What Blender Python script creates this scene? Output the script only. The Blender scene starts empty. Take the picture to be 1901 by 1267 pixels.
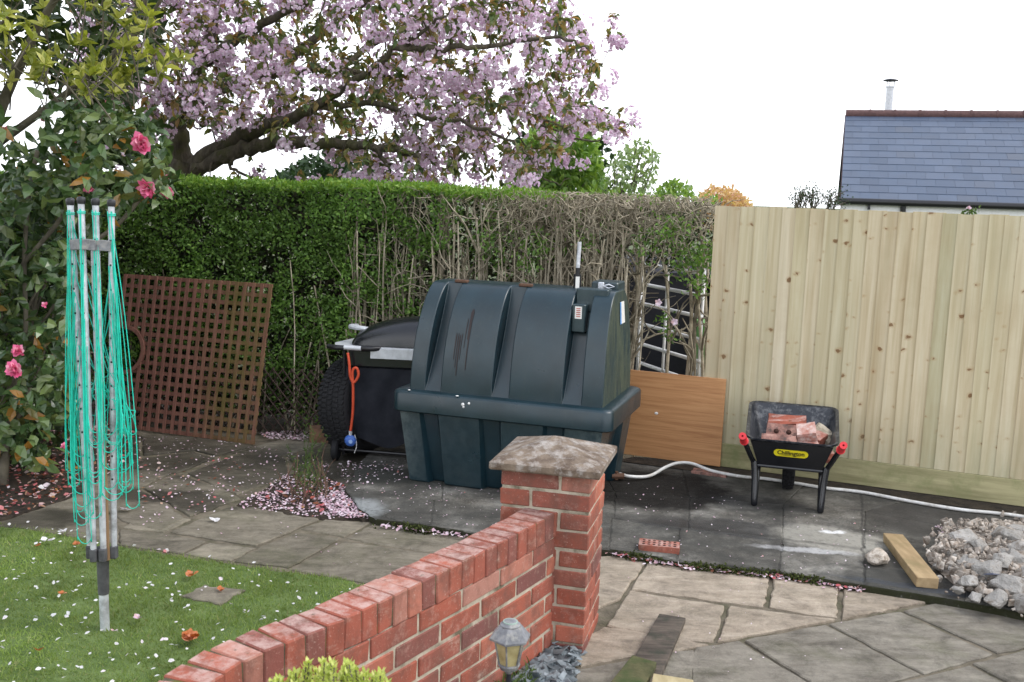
import bpy, bmesh, math, random
import numpy as np
from mathutils import Vector, Matrix, noise
R = math.radians
random.seed(7); rng = np.random.default_rng(7)
scene = bpy.context.scene
C = scene.collection

# ------------------------------------------------------------------ camera
F, W0, H0, CZ = 1873.0, 1901.0, 1267.0, 1.82
PITCH, ROLL = R(8.2), R(1.9)
_f = np.array([0, math.cos(PITCH), -math.sin(PITCH)])
_r = np.array([1.0, 0, 0]); _u = np.cross(_r, _f)
_c, _s = math.cos(ROLL), math.sin(ROLL)
CR, CU = _c * _r + _s * _u, -_s * _r + _c * _u
cam_d = bpy.data.cameras.new('camera'); cam = bpy.data.objects.new('camera', cam_d); C.objects.link(cam)
cam.matrix_world = Matrix(((CR[0], CU[0], -_f[0], 0), (CR[1], CU[1], -_f[1], 0), (CR[2], CU[2], -_f[2], CZ), (0, 0, 0, 1)))
cam_d.sensor_width = 22.2; cam_d.lens = 22.2 * F / W0
cam_d.clip_start = 0.05; cam_d.clip_end = 3000
cam_d.dof.use_dof = True; cam_d.dof.focus_distance = 6.2; cam_d.dof.aperture_fstop = 4.5
scene.camera = cam

# ------------------------------------------------------------------ light
scene.view_settings.view_transform = 'Standard'; scene.view_settings.look = 'None'
scene.view_settings.exposure = 1.22; scene.view_settings.gamma = 1.0
SUN_EL, SUN_AZ = R(52), R(100)          # azimuth clockwise from +Y
world = bpy.data.worlds.new('World'); scene.world = world; world.use_nodes = True
wn = world.node_tree; wn.nodes.clear()
sky = wn.nodes.new('ShaderNodeTexSky'); sky.sky_type = 'NISHITA'; sky.sun_disc = False
sky.sun_elevation = SUN_EL; sky.sun_rotation = SUN_AZ
sky.air_density = 1.0; sky.dust_density = 1.5; sky.ozone_density = 1.0
hs = wn.nodes.new('ShaderNodeHueSaturation'); hs.inputs['Saturation'].default_value = 0.9; hs.inputs['Value'].default_value = 1.0
# bright thin overcast: white towards the horizon, bluer overhead
tcn = wn.nodes.new('ShaderNodeTexCoord'); sep = wn.nodes.new('ShaderNodeSeparateXYZ'); wn.links.new(tcn.outputs['Generated'], sep.inputs[0])
cl = wn.nodes.new('ShaderNodeMapRange'); cl.inputs[1].default_value = .30; cl.inputs[2].default_value = .95; cl.inputs[3].default_value = .97; cl.inputs[4].default_value = .30
wn.links.new(sep.outputs[2], cl.inputs[0])
mxs = wn.nodes.new('ShaderNodeMix'); mxs.data_type = 'RGBA'; wn.links.new(cl.outputs[0], mxs.inputs[0])
mxs.inputs[7].default_value = (7.6, 7.8, 8.2, 1)
bg = wn.nodes.new('ShaderNodeBackground'); bg.inputs['Strength'].default_value = 0.12
wo = wn.nodes.new('ShaderNodeOutputWorld')
wn.links.new(sky.outputs[0], hs.inputs['Color']); wn.links.new(hs.outputs[0], mxs.inputs[6]); wn.links.new(mxs.outputs[2], bg.inputs[0]); wn.links.new(bg.outputs[0], wo.inputs[0])
sd = bpy.data.lights.new('sun', 'SUN'); sd.energy = 0.7; sd.angle = R(24); sd.color = (1, .96, .9)
so = bpy.data.objects.new('sun', sd); C.objects.link(so)
sv = Vector((math.sin(SUN_AZ) * math.cos(SUN_EL), math.cos(SUN_AZ) * math.cos(SUN_EL), math.sin(SUN_EL)))
so.rotation_euler = sv.to_track_quat('Z', 'Y').to_euler()

# ------------------------------------------------------------------ helpers
def ray(px, py): return _f + CR * (px - W0 / 2) / F - CU * (py - H0 / 2) / F
CAMP = np.array([0, 0, CZ])
def G(px, py, z=0.0):
    d = ray(px, py); return CAMP + d * ((z - CZ) / d[2])
def AT(px, py, Y):
    d = ray(px, py); return CAMP + d * (Y / d[1])
Z0 = -0.04                              # level of lawn and paving below the concrete slab

class MB:
    def __init__(s): s.V = []; s.Fs = []; s.n = 0
    def add(s, v, faces):
        v = np.asarray(v, float).reshape(-1, 3)
        if isinstance(faces, np.ndarray): s.Fs.append(faces + s.n)
        else:
            by = {}
            for f in faces: by.setdefault(len(f), []).append(f)
            for k, l in by.items(): s.Fs.append(np.array(l, int) + s.n)
        s.V.append(v); s.n += len(v)
    def mesh(s, name, smooth=False, ang=None):
        me = bpy.data.meshes.new(name)
        V = np.concatenate(s.V); me.vertices.add(len(V)); me.vertices.foreach_set('co', V.ravel())
        tot = np.concatenate([np.full(len(f), f.shape[1]) for f in s.Fs])
        loops = np.concatenate([f.ravel() for f in s.Fs])
        me.loops.add(len(loops)); me.loops.foreach_set('vertex_index', loops.astype(np.int32))
        me.polygons.add(len(tot)); st = np.concatenate([[0], np.cumsum(tot)[:-1]])
        me.polygons.foreach_set('loop_start', st.astype(np.int32))
        me.polygons.foreach_set('use_smooth', np.full(len(tot), bool(smooth)))
        me.update(calc_edges=True); me.validate()
        if smooth and ang: me.set_sharp_from_angle(angle=R(ang))
        return me
    def build(s, name, mat, parent=None, smooth=False, ang=None):
        me = s.mesh(name, smooth, ang); me.materials.append(mat)
        o = bpy.data.objects.new(name, me); C.objects.link(o)
        if parent is not None: o.parent = parent; o.matrix_parent_inverse = Matrix.Translation(parent_loc(parent)).inverted()
        return o
def parent_loc(p):
    return Vector((0, 0, 0)) if p.parent else Vector(p.location)      # children keep world coordinates
def tag(o, label=None, cat=None, group=None, kind=None):
    if label: o['label'] = label
    if cat: o['category'] = cat
    if group: o['group'] = group
    if kind: o['kind'] = kind
    return o
def thing(name, label, cat, loc=(0, 0, 0), group=None):
    o = bpy.data.objects.new(name, None); C.objects.link(o); o.location = loc; o.empty_display_size = .1
    return tag(o, label, cat, group)
def nrm(v): v = np.asarray(v, float); return v / (np.linalg.norm(v) + 1e-9)
def orient(c, V, faces):
    out = []
    for f in faces:
        p = V[list(f)]; n = np.cross(p[1] - p[0], p[2] - p[0])
        out.append(f if np.dot(n, p.mean(0) - c) >= 0 else tuple(reversed(f)))
    return out
def cbox(mb, c, h, b=0.0, A=np.eye(3), jit=0.0):
    """box of half sizes h along rows of A, chamfer b"""
    c = np.asarray(c, float); h = np.asarray(h, float); A = np.asarray(A, float)
    sg = [(x, y, z) for x in (-1, 1) for y in (-1, 1) for z in (-1, 1)]
    jo = {s: rng.normal(0, jit, 3) if jit else np.zeros(3) for s in sg}
    if b <= 0:
        V = np.array([c + (np.array(s) * h + jo[s]) @ A for s in sg])
        fs = [(0, 1, 3, 2), (4, 5, 7, 6), (0, 1, 5, 4), (2, 3, 7, 6), (0, 2, 6, 4), (1, 3, 7, 5)]
        mb.add(V, orient(c, V, fs)); return
    idx = {}; V = []
    for s in sg:
        for a in range(3):
            p = np.array(s, float) * h
            for k in range(3):
                if k != a: p[k] -= s[k] * b
            idx[s, a] = len(V); V.append(c + (p + jo[s]) @ A)
    V = np.array(V); fs = []
    for a in range(3):
        o1, o2 = [k for k in range(3) if k != a]
        for s in (-1, 1):
            q = []
            for t1, t2 in ((-1, -1), (-1, 1), (1, 1), (1, -1)):
                k = [0, 0, 0]; k[a] = s; k[o1] = t1; k[o2] = t2; q.append(idx[tuple(k), a])
            fs.append(tuple(q))
    for a in range(3):
        o1, o2 = [k for k in range(3) if k != a]
        for t1 in (-1, 1):
            for t2 in (-1, 1):
                q = []
                for (sa, ax) in ((-1, o1), (1, o1), (1, o2), (-1, o2)):
                    k = [0, 0, 0]; k[a] = sa; k[o1] = t1; k[o2] = t2; q.append(idx[tuple(k), ax])
                fs.append(tuple(q))
    for s in sg: fs.append((idx[s, 0], idx[s, 1], idx[s, 2]))
    mb.add(V, orient(c, V, fs))
def rotz(a): c, s = math.cos(a), math.sin(a); return np.array([[c, s, 0], [-s, c, 0], [0, 0, 1.0]])
def euler(a, b, c):
    m = Matrix.Rotation(c, 3, 'Z') @ Matrix.Rotation(b, 3, 'Y') @ Matrix.Rotation(a, 3, 'X')
    return np.array(m).T
def tube(mb, path, rad, n=8, cap=True):
    P = np.asarray(path, float); m = len(P)
    rr = np.full(m, rad, float) if np.isscalar(rad) else np.asarray(rad, float)
    T = np.gradient(P, axis=0); T /= (np.linalg.norm(T, axis=1)[:, None] + 1e-9)
    up = np.array([0, 0, 1.0]) if abs(T[0][2]) < .9 else np.array([1.0, 0, 0])
    N = nrm(np.cross(T[0], up)); V = []
    an = np.arange(n) * 2 * math.pi / n
    for i in range(m):
        N = N - T[i] * np.dot(N, T[i]); N = nrm(N); B = np.cross(T[i], N)
        V.append(P[i] + rr[i] * (np.cos(an)[:, None] * N + np.sin(an)[:, None] * B))
    V = np.concatenate(V); fs = []
    for i in range(m - 1):
        for k in range(n):
            k2 = (k + 1) % n; fs.append((i * n + k, i * n + k2, (i + 1) * n + k2, (i + 1) * n + k))
    if cap: fs.append(tuple(reversed(range(n)))); fs.append(tuple(range((m - 1) * n, m * n)))
    mb.add(V, fs)
def lathe(mb, prof, n=16, c=(0, 0, 0), A=np.eye(3), sx=1, sy=1, cap=True, rot=0):
    """profile of (r,z); rows of A are the local axes"""
    c = np.asarray(c, float); V = []; fs = []
    for r, z in prof:
        for k in range(n):
            a = rot + 2 * math.pi * k / n; V.append(c + np.array([r * math.cos(a) * sx, r * math.sin(a) * sy, z]) @ A)
    for i in range(len(prof) - 1):
        for k in range(n):
            k2 = (k + 1) % n; fs.append((i * n + k, i * n + k2, (i + 1) * n + k2, (i + 1) * n + k))
    if cap: fs.append(tuple(reversed(range(n)))); fs.append(tuple(range((len(prof) - 1) * n, len(prof) * n)))
    mb.add(V, fs)
def spline(pts, k=6):
    P = np.asarray(pts, float); Q = np.vstack([2 * P[0] - P[1], P, 2 * P[-1] - P[-2]]); out = []
    for i in range(1, len(Q) - 2):
        for t in np.linspace(0, 1, k, endpoint=False):
            a, b, c, d = Q[i - 1], Q[i], Q[i + 1], Q[i + 2]
            out.append(.5 * ((2 * b) + (c - a) * t + (2 * a - 5 * b + 4 * c - d) * t * t + (3 * b - a - 3 * c + d) * t ** 3))
    out.append(P[-1]); return np.array(out)
def leaves(mb, P, D, N, L, Wd, fold=.15, curl=.2):
    """many leaf blades: P base, D direction, N normal, L length, Wd half width"""
    P = np.asarray(P, float); n = len(P)
    if n == 0: return
    D = D / (np.linalg.norm(D, axis=1)[:, None] + 1e-9)
    S = np.cross(D, N); S /= (np.linalg.norm(S, axis=1)[:, None] + 1e-9); N = np.cross(S, D)
    L = np.broadcast_to(np.asarray(L, float), (n,))[:, None]; Wd = np.broadcast_to(np.asarray(Wd, float), (n,))[:, None]
    V = np.empty((n, 7, 3))
    V[:, 0] = P
    V[:, 1] = P + D * L * .35 - S * Wd + N * Wd * fold * 2; V[:, 2] = P + D * L * .35; V[:, 3] = P + D * L * .35 + S * Wd + N * Wd * fold * 2
    V[:, 4] = P + D * L * .72 - S * Wd * .7 + N * (Wd * fold * 1.4 - L * curl * .35); V[:, 5] = P + D * L * .72 + S * Wd * .7 + N * (Wd * fold * 1.4 - L * curl * .35)
    V[:, 6] = P + D * L - N * L * curl
    b = (np.arange(n) * 7)[:, None]
    T = np.concatenate([b + np.array([[0, 2, 1]]), b + np.array([[0, 3, 2]])]); mb.add(V.reshape(-1, 3), np.concatenate([T, b + np.array([[4, 5, 6]])]))
    off = mb.n - n * 7
    mb.Fs.append(np.concatenate([b + np.array([[1, 2, 5, 4]])]) * 0 + (b + np.array([[1, 2, 5, 4]])) + off)
    mb.Fs.append(b + np.array([[2, 3, 5]]) + off)
def rdir(n, up=0.0):
    d = rng.normal(size=(n, 3)); d[:, 2] += up; return d / np.linalg.norm(d, axis=1)[:, None]
def inpoly(p, poly):
    x, y = p[..., 0], p[..., 1]; r = np.zeros(x.shape, bool); n = len(poly)
    for i in range(n):
        x1, y1 = poly[i]; x2, y2 = poly[(i + 1) % n]
        r ^= ((y1 > y) != (y2 > y)) & (x < (x2 - x1) * (y - y1) / (y2 - y1 + 1e-12) + x1)
    return r
def sample_poly(poly, n):
    q = np.array(poly, float); lo, hi = q.min(0), q.max(0); out = []; k = 0
    while k < n:
        p = lo + rng.random((n * 2, 2)) * (hi - lo); p = p[inpoly(p, q)]; out.append(p); k += len(p)
    return np.concatenate(out)[:n]
def n3(p, s=1.0): return noise.noise(Vector((p[0] * s, p[1] * s, p[2] * s)))
def slab_poly(mb, poly, z0, z1, jit=.005, step=.05, bev=.008, tilt=0.0, shrink=0.0):
    """stone slab: jittered outline, chamfered top edge"""
    q = np.array([p[:2] for p in poly], float); c = q.mean(0)
    a = np.sum(q[:, 0] * np.roll(q[:, 1], -1) - np.roll(q[:, 0], -1) * q[:, 1])
    if a < 0: q = q[::-1]
    if shrink:
        m = len(q); nq = []
        for i in range(m):
            e1 = nrm(q[i] - q[i - 1]); e2 = nrm(q[(i + 1) % m] - q[i])
            n1 = np.array([-e1[1], e1[0]]); n2 = np.array([-e2[1], e2[0]]); b = n1 + n2; b /= max(np.dot(b, b) / 2, .3)
            nq.append(q[i] + b * shrink)
        q = np.array(nq)
    out = []
    for i in range(len(q)):
        p1, p2 = q[i], q[(i + 1) % len(q)]; k = max(1, int(np.linalg.norm(p2 - p1) / step))
        for t in range(k): out.append(p1 + (p2 - p1) * t / k)
    o = np.array(out); m = len(o); o += rng.normal(0, jit, o.shape)
    din = c - o; din /= np.linalg.norm(din, axis=1)[:, None]
    tx, ty = rng.normal(0, tilt, 2)
    zt = z1 + (o - c) @ np.array([tx, ty])
    inn = o + din * bev
    V = np.vstack([np.c_[o, np.full(m, z0)], np.c_[o, zt - bev * .8], np.c_[inn, zt]])
    fs = []
    for k in range(m):
        k2 = (k + 1) % m
        fs += [(k, k2, m + k2, m + k), (m + k, m + k2, 2 * m + k2, 2 * m + k)]
    fs.append(tuple(range(2 * m, 3 * m)))
    mb.add(V, fs)

# ------------------------------------------------------------------ materials
class NB:
    def __init__(s, name):
        s.m = bpy.data.materials.new(name); s.m.use_nodes = True; s.t = s.m.node_tree; s.t.nodes.clear()
        s.out = s.n('ShaderNodeOutputMaterial'); s.b = s.n('ShaderNodeBsdfPrincipled'); s.l(s.b.outputs[0], s.out.inputs[0])
        s.pos = s.n('ShaderNodeNewGeometry').outputs['Position']; s.co = s.pos
    def n(s, t, **k):
        x = s.t.nodes.new(t)
        for a, b in k.items(): setattr(x, a, b)
        return x
    def l(s, a, b): s.t.links.new(a, b)
    def mapv(s, scale=(1, 1, 1), rot=(0, 0, 0), src=None):
        m = s.n('ShaderNodeMapping'); m.inputs['Scale'].default_value = scale; m.inputs['Rotation'].default_value = rot; s.l(src or s.co, m.inputs[0]); return m.outputs[0]
    def noise(s, scale, detail=5, rough=.6, src=None, dist=0.0):
        x = s.n('ShaderNodeTexNoise'); x.inputs['Scale'].default_value = scale; x.inputs['Detail'].default_value = detail
        x.inputs['Roughness'].default_value = rough; x.inputs['Distortion'].default_value = dist; s.l(src or s.co, x.inputs['Vector']); return x.outputs[0]
    def ramp(s, fac, stops, interp='LINEAR'):
        x = s.n('ShaderNodeValToRGB'); x.color_ramp.interpolation = interp; e = x.color_ramp.elements
        while len(e) < len(stops): e.new(.5)
        for i, (p, c) in enumerate(stops):
            e[i].position = p; e[i].color = (c, c, c, 1) if np.isscalar(c) else (*c, 1)
        s.l(fac, x.inputs[0]); return x.outputs[0]
    def mix(s, fac, a, b, mode='MIX'):
        x = s.n('ShaderNodeMix', data_type='RGBA', blend_type=mode)
        for sock, v in ((x.inputs[0], fac), (x.inputs[6], a), (x.inputs[7], b)):
            if hasattr(v, 'is_linked'): s.l(v, sock)
            elif np.isscalar(v): sock.default_value = v
            else: sock.default_value = (*v, 1)
        return x.outputs[2]
    def math(s, op, a, b=None, c=None):
        x = s.n('ShaderNodeMath', operation=op)
        for i, v in enumerate((a, b, c)):
            if v is None: continue
            if hasattr(v, 'is_linked'): s.l(v, x.inputs[i])
            else: x.inputs[i].default_value = v
        return x.outputs[0]
    def island(s): return s.n('ShaderNodeNewGeometry').outputs['Random Per Island']
    def ellipse(s, c, rx, ry, ang=0, soft=.4, warp=.12, ws=5):
        """soft warped ellipse mask on the ground plane"""
        nz = s.n('ShaderNodeTexNoise'); nz.inputs['Scale'].default_value = ws; nz.inputs['Detail'].default_value = 6; nz.inputs['Roughness'].default_value = .65; s.l(s.pos, nz.inputs['Vector'])
        sb = s.n('ShaderNodeVectorMath', operation='SUBTRACT'); s.l(nz.outputs['Color'], sb.inputs[0]); sb.inputs[1].default_value = (.5, .5, .5)
        sc = s.n('ShaderNodeVectorMath', operation='SCALE'); s.l(sb.outputs[0], sc.inputs[0]); sc.inputs['Scale'].default_value = warp * 2
        ad = s.n('ShaderNodeVectorMath', operation='ADD'); s.l(sc.outputs[0], ad.inputs[0]); s.l(s.pos, ad.inputs[1])
        s2 = s.n('ShaderNodeVectorMath', operation='SUBTRACT'); s.l(ad.outputs[0], s2.inputs[0]); s2.inputs[1].default_value = (c[0], c[1], 0)
        mp = s.n('ShaderNodeMapping'); mp.vector_type = 'POINT'; s.l(s2.outputs[0], mp.inputs[0])
        mp.inputs['Rotation'].default_value = (0, 0, -ang)
        m2 = s.n('ShaderNodeVectorMath', operation='MULTIPLY'); s.l(mp.outputs[0], m2.inputs[0]); m2.inputs[1].default_value = (1 / rx, 1 / ry, 0)
        ln = s.n('ShaderNodeVectorMath', operation='LENGTH'); s.l(m2.outputs[0], ln.inputs[0])
        mr = s.n('ShaderNodeMapRange'); mr.interpolation_type = 'SMOOTHSTEP'; s.l(ln.outputs['Value'], mr.inputs[0])
        mr.inputs[1].default_value = 1 - soft / 2; mr.inputs[2].default_value = 1 + soft / 2; mr.inputs[3].default_value = 1; mr.inputs[4].default_value = 0
        return mr.outputs[0]
    def done(s, col, rough=.6, bump=None, bs=.3, bd=.01, spec=.4, metal=0.0):
        for sock, v in (('Base Color', col), ('Roughness', rough), ('Metallic', metal), ('Specular IOR Level', spec)):
            i = s.b.inputs[sock]
            if hasattr(v, 'is_linked'): s.l(v, i)
            elif np.isscalar(v): i.default_value = v
            else: i.default_value = (*v, 1)
        if bump is not None:
            x = s.n('ShaderNodeBump'); x.inputs['Strength'].default_value = bs; x.inputs['Distance'].default_value = bd
            s.l(bump, x.inputs['Height']); s.l(x.outputs[0], s.b.inputs['Normal'])
        return s.m
def pmat(name, c1, c2, scale=6, rough=.6, bs=.3, bscale=60, stretch=(1, 1, 1), island=.0, spec=.4, metal=0.0, rot=(0, 0, 0), dirt=None, dscale=4, bd=.005, lohi=(.35, .65)):
    b = NB(name); v = b.mapv(stretch, rot)
    c = b.ramp(b.noise(scale, 6, .6, v), [(lohi[0], c1), (lohi[1], c2)])
    if island:
        c = b.mix(1.0, c, b.ramp(b.island(), [(0, 1 - island), (1, 1 + island * .6)]), 'MULTIPLY')
    if dirt is not None: c = b.mix(b.ramp(b.noise(dscale, 8, .7), [(.48, 0.0), (.66, .9)]), c, dirt)
    return b.done(c, rough, b.noise(bscale, 4, .6, v), bs, bd, spec, metal)
def leafmat(name, stops, trans=.35, rough=.45, spec=.35, patch=0.0, tcol=(1.2, 1.25, .6)):
    b = NB(name)
    c = b.ramp(b.island(), stops)
    if patch: c = b.mix(1.0, c, b.ramp(b.noise(2.2, 3), [(.3, 1 - patch), (.7, 1 + patch * .5)]), 'MULTIPLY')
    b.done(c, rough, spec=spec)
    tr = b.n('ShaderNodeBsdfTranslucent'); b.l(b.mix(1.0, c, tcol, 'MULTIPLY'), tr.inputs[0])
    mx = b.n('ShaderNodeMixShader'); mx.inputs[0].default_value = trans
    b.l(b.b.outputs[0], mx.inputs[1]); b.l(tr.outputs[0], mx.inputs[2]); b.l(mx.outputs[0], b.out.inputs[0])
    return b.m
def plain(name, c, rough=.5, metal=0.0, spec=.4, var=.12):
    return pmat(name, tuple(x * (1 - var) for x in c), tuple(x * (1 + var) for x in c), 25, rough, .08, 120, spec=spec, metal=metal)

def concrete_mat():
    b = NB('concrete')
    c = b.ramp(b.noise(3, 8, .65), [(.3, (.075, .068, .056)), (.5, (.165, .155, .135)), (.7, (.30, .29, .26))])
    c = b.mix(b.ramp(b.noise(90, 3, .7), [(.55, 0.0), (.75, .5)]), c, (.42, .41, .38))
    c = b.mix(1.0, c, b.ramp(b.island(), [(0, .62), (.5, 1.0), (1, 1.35)]), 'MULTIPLY')
    c = b.mix(1.0, c, b.ramp(b.noise(8, 10, .84, dist=.5), [(.34, .4), (.5, .95), (.7, 1.5)]), 'MULTIPLY')
    damp = b.ramp(b.noise(1.7, 8, .72, dist=.6), [(.38, 0.0), (.58, .8)])
    c = b.mix(damp, c, (.055, .055, .05))
    wet = None
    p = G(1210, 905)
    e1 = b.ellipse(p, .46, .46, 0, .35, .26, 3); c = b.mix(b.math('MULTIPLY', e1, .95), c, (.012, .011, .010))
    p = G(1385, 985); e2 = b.ellipse(p, .62, .14, R(-14), .6, .16); c = b.mix(b.math('MULTIPLY', e2, .7), c, (.035, .037, .04))
    p = G(1420, 935); e5 = b.ellipse(p, .35, .14, R(-14), .6, .12); c = b.mix(b.math('MULTIPLY', e5, .6), c, (.04, .04, .04))
    p = G(1540, 1000); e3 = b.ellipse(p, .30, .20, R(-14), .5, .16); c = b.mix(b.math('MULTIPLY', e3, .9), c, (.36, .345, .30))
    p = G(1545, 987); e4 = b.ellipse(p, .07, .03, 0, .6, .06, 14); c = b.mix(b.math('MULTIPLY', e4, .9), c, (.8, .8, .8))
    p = G(1500, 1022); e6 = b.ellipse(p, .26, .035, R(-10), .8, .06, 9); c = b.mix(b.math('MULTIPLY', e6, .6), c, (.6, .6, .6))
    p = G(1700, 1090); e7 = b.ellipse(p, .36, .04, R(-20), .7, .05, 9); c = b.mix(b.math('MULTIPLY', e7, .7), c, (.05, .06, .075))
    p = G(655, 945); e8 = b.ellipse(p, .16, .2, R(-30), .7, .1, 8); c = b.mix(b.math('MULTIPLY', e8, .8), c, (.34, .36, .36))
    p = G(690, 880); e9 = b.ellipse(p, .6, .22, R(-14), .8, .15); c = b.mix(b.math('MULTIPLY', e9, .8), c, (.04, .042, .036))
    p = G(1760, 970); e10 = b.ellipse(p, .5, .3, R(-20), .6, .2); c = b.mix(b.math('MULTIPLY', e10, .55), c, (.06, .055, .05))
    sp = b.n('ShaderNodeSeparateXYZ'); b.l(b.pos, sp.inputs[0]); wob = b.math('MULTIPLY', b.math('SUBTRACT', b.noise(7, 5), .5), .07)
    for (x1, y1, x2, y2, w, k) in ((1598, 900, 1606, 1090, .012, .75), (1288, 905, 1250, 1035, .03, .6), (1135, 960, 1600, 1018, .03, .5), (1445, 940, 1440, 1060, .05, .5), (1600, 1000, 1900, 1050, .03, .5), (640, 945, 930, 960, .008, .6)):
        p1, p2 = G(x1, y1)[:2], G(x2, y2)[:2]; d = nrm(p2 - p1); nn = np.array([-d[1], d[0]]); L = np.linalg.norm(p2 - p1)
        dist = b.math('ADD', b.math('ADD', b.math('MULTIPLY', sp.outputs[0], nn[0]), b.math('MULTIPLY', sp.outputs[1], nn[1])), b.math('ADD', wob, -float(np.dot(p1, nn))))
        al = b.math('ABSOLUTE', b.math('SUBTRACT', b.math('ADD', b.math('MULTIPLY', sp.outputs[0], d[0]), b.math('MULTIPLY', sp.outputs[1], d[1])), float(np.dot((p1 + p2) / 2, d))))
        m = b.math('MULTIPLY', b.math('MULTIPLY', b.math('LESS_THAN', al, L / 2), b.ramp(b.math('DIVIDE', b.math('ABSOLUTE', dist), w), [(.3, k), (1.0, 0.0)])), b.ramp(b.noise(6, 4), [(.3, .4), (.6, 1.0)]))
        c = b.mix(m, c, (.035, .034, .032))
    nz = b.n('ShaderNodeSeparateXYZ'); b.l(b.n('ShaderNodeNewGeometry').outputs['True Normal'], nz.inputs[0])
    c = b.mix(b.math('LESS_THAN', nz.outputs[2], .5), c, (.03, .032, .016))
    c = b.mix(b.ramp(b.noise(24, 8, .8), [(.5, 0.0), (.72, .7)]), c, (.045, .042, .038))
    c = b.mix(b.ramp(b.noise(38, 8, .8), [(.6, 0.0), (.7, .6)]), c, (.34, .33, .31))
    rough = b.math('SUBTRACT', .85, b.math('MULTIPLY', b.math('MAXIMUM', e2, e7), .45))
    return b.done(c, rough, b.math('ADD', b.noise(120, 5, .7), b.math('MULTIPLY', b.noise(14, 8, .75), 1.5)), .7, .01, .14)
def stone_mat(name, a, m, d, wet=None, wetc=(.03, .028, .022), moss=.0, isl=.25):
    b = NB(name)
    v = b.mapv((3, 9, 3), (0, 0, R(-15)))
    c = b.ramp(b.noise(1.6, 8, .68, v, .4), [(.28, d), (.5, m), (.72, a)])
    c = b.mix(1.0, c, b.ramp(b.island(), [(0, 1 - isl), (1, 1 + isl * .6)]), 'MULTIPLY')
    c = b.mix(b.ramp(b.noise(5, 8, .75), [(.55, 0.0), (.75, .55)]), c, tuple(x * .45 for x in m))
    c = b.mix(b.ramp(b.noise(140, 3, .7), [(.62, 0.0), (.74, .45)]), c, tuple(min(1, x * 1.6) for x in a))
    c = b.mix(1.0, c, b.ramp(b.noise(7, 10, .82, dist=.4), [(.34, .55), (.52, 1.0), (.7, 1.22)]), 'MULTIPLY')
    if moss: c = b.mix(b.ramp(b.noise(2.3, 8, .75), [(.5, 0.0), (.7, moss)]), c, (.08, .09, .035))
    rough = .8
    if wet:
        e = None
        for (p, rx, ry, an) in wet:
            k = b.ellipse(p, rx, ry, an, .6, .22, 3); e = k if e is None else b.math('MAXIMUM', e, k)
        e = b.math('MULTIPLY', e, b.ramp(b.noise(2.6, 6, .7), [(.3, .55), (.6, 1.0)]))
        c = b.mix(b.math('MULTIPLY', e, .86), c, wetc)
        rough = b.math('SUBTRACT', .8, b.math('MULTIPLY', e, .35))
    v2 = b.mapv((12, 45, 12), (0, 0, R(-15)))
    return b.done(c, rough, b.math('ADD', b.math('MULTIPLY', b.noise(5, 10, .75, dist=.6), 1.6), b.math('ADD', b.noise(1.0, 8, .65, v2, .5), b.math('MULTIPLY', b.noise(130, 4), .5))), .75, .012, .2)

def brick_mat(name='brick'):
    b = NB(name)
    c = b.ramp(b.island(), [(0, (.25, .075, .05)), (.25, (.37, .105, .065)), (.5, (.30, .09, .06)), (.72, (.17, .07, .062)), (.86, (.42, .135, .085)), (1, (.36, .19, .15))])
    v = b.mapv((1, 1, .6))
    c = b.mix(b.ramp(b.noise(9, 7, .7, v), [(.45, 0.0), (.7, .75)]), c, (.13, .065, .05))
    c = b.mix(b.ramp(b.noise(14, 8, .75), [(.54, 0.0), (.72, .6)]), c, (.50, .33, .27))
    c = b.mix(b.ramp(b.noise(3.2, 8, .78), [(.5, 0.0), (.68, .65)]), c, (.12, .075, .06))
    c = b.mix(b.ramp(b.noise(5.5, 8, .8, b.mapv((1, 1, 2.5))), [(.58, 0.0), (.7, .5)]), c, (.46, .39, .31))
    c = b.mix(b.ramp(b.noise(110, 3, .7), [(.62, 0.0), (.72, .6)]), c, (.55, .38, .32))
    # lichen and lime bloom on the weathered upper faces of the coping
    nz = b.n('ShaderNodeSeparateXYZ'); b.l(b.n('ShaderNodeNewGeometry').outputs['True Normal'], nz.inputs[0])
    lm = b.math('MULTIPLY', b.math('GREATER_THAN', nz.outputs[2], .8), b.ramp(b.noise(16, 8, .75), [(.42, 0.0), (.62, .75)]))
    c = b.mix(lm, c, (.50, .36, .32))
    lm2 = b.math('MULTIPLY', b.math('GREATER_THAN', nz.outputs[2], .8), b.ramp(b.noise(31, 8, .75), [(.58, 0.0), (.66, .8)]))
    c = b.mix(lm2, c, (.09, .08, .05))
    return b.done(c, .85, b.math('ADD', b.noise(160, 4, .7), b.noise(30, 4)), .5, .004, .25)

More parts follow.
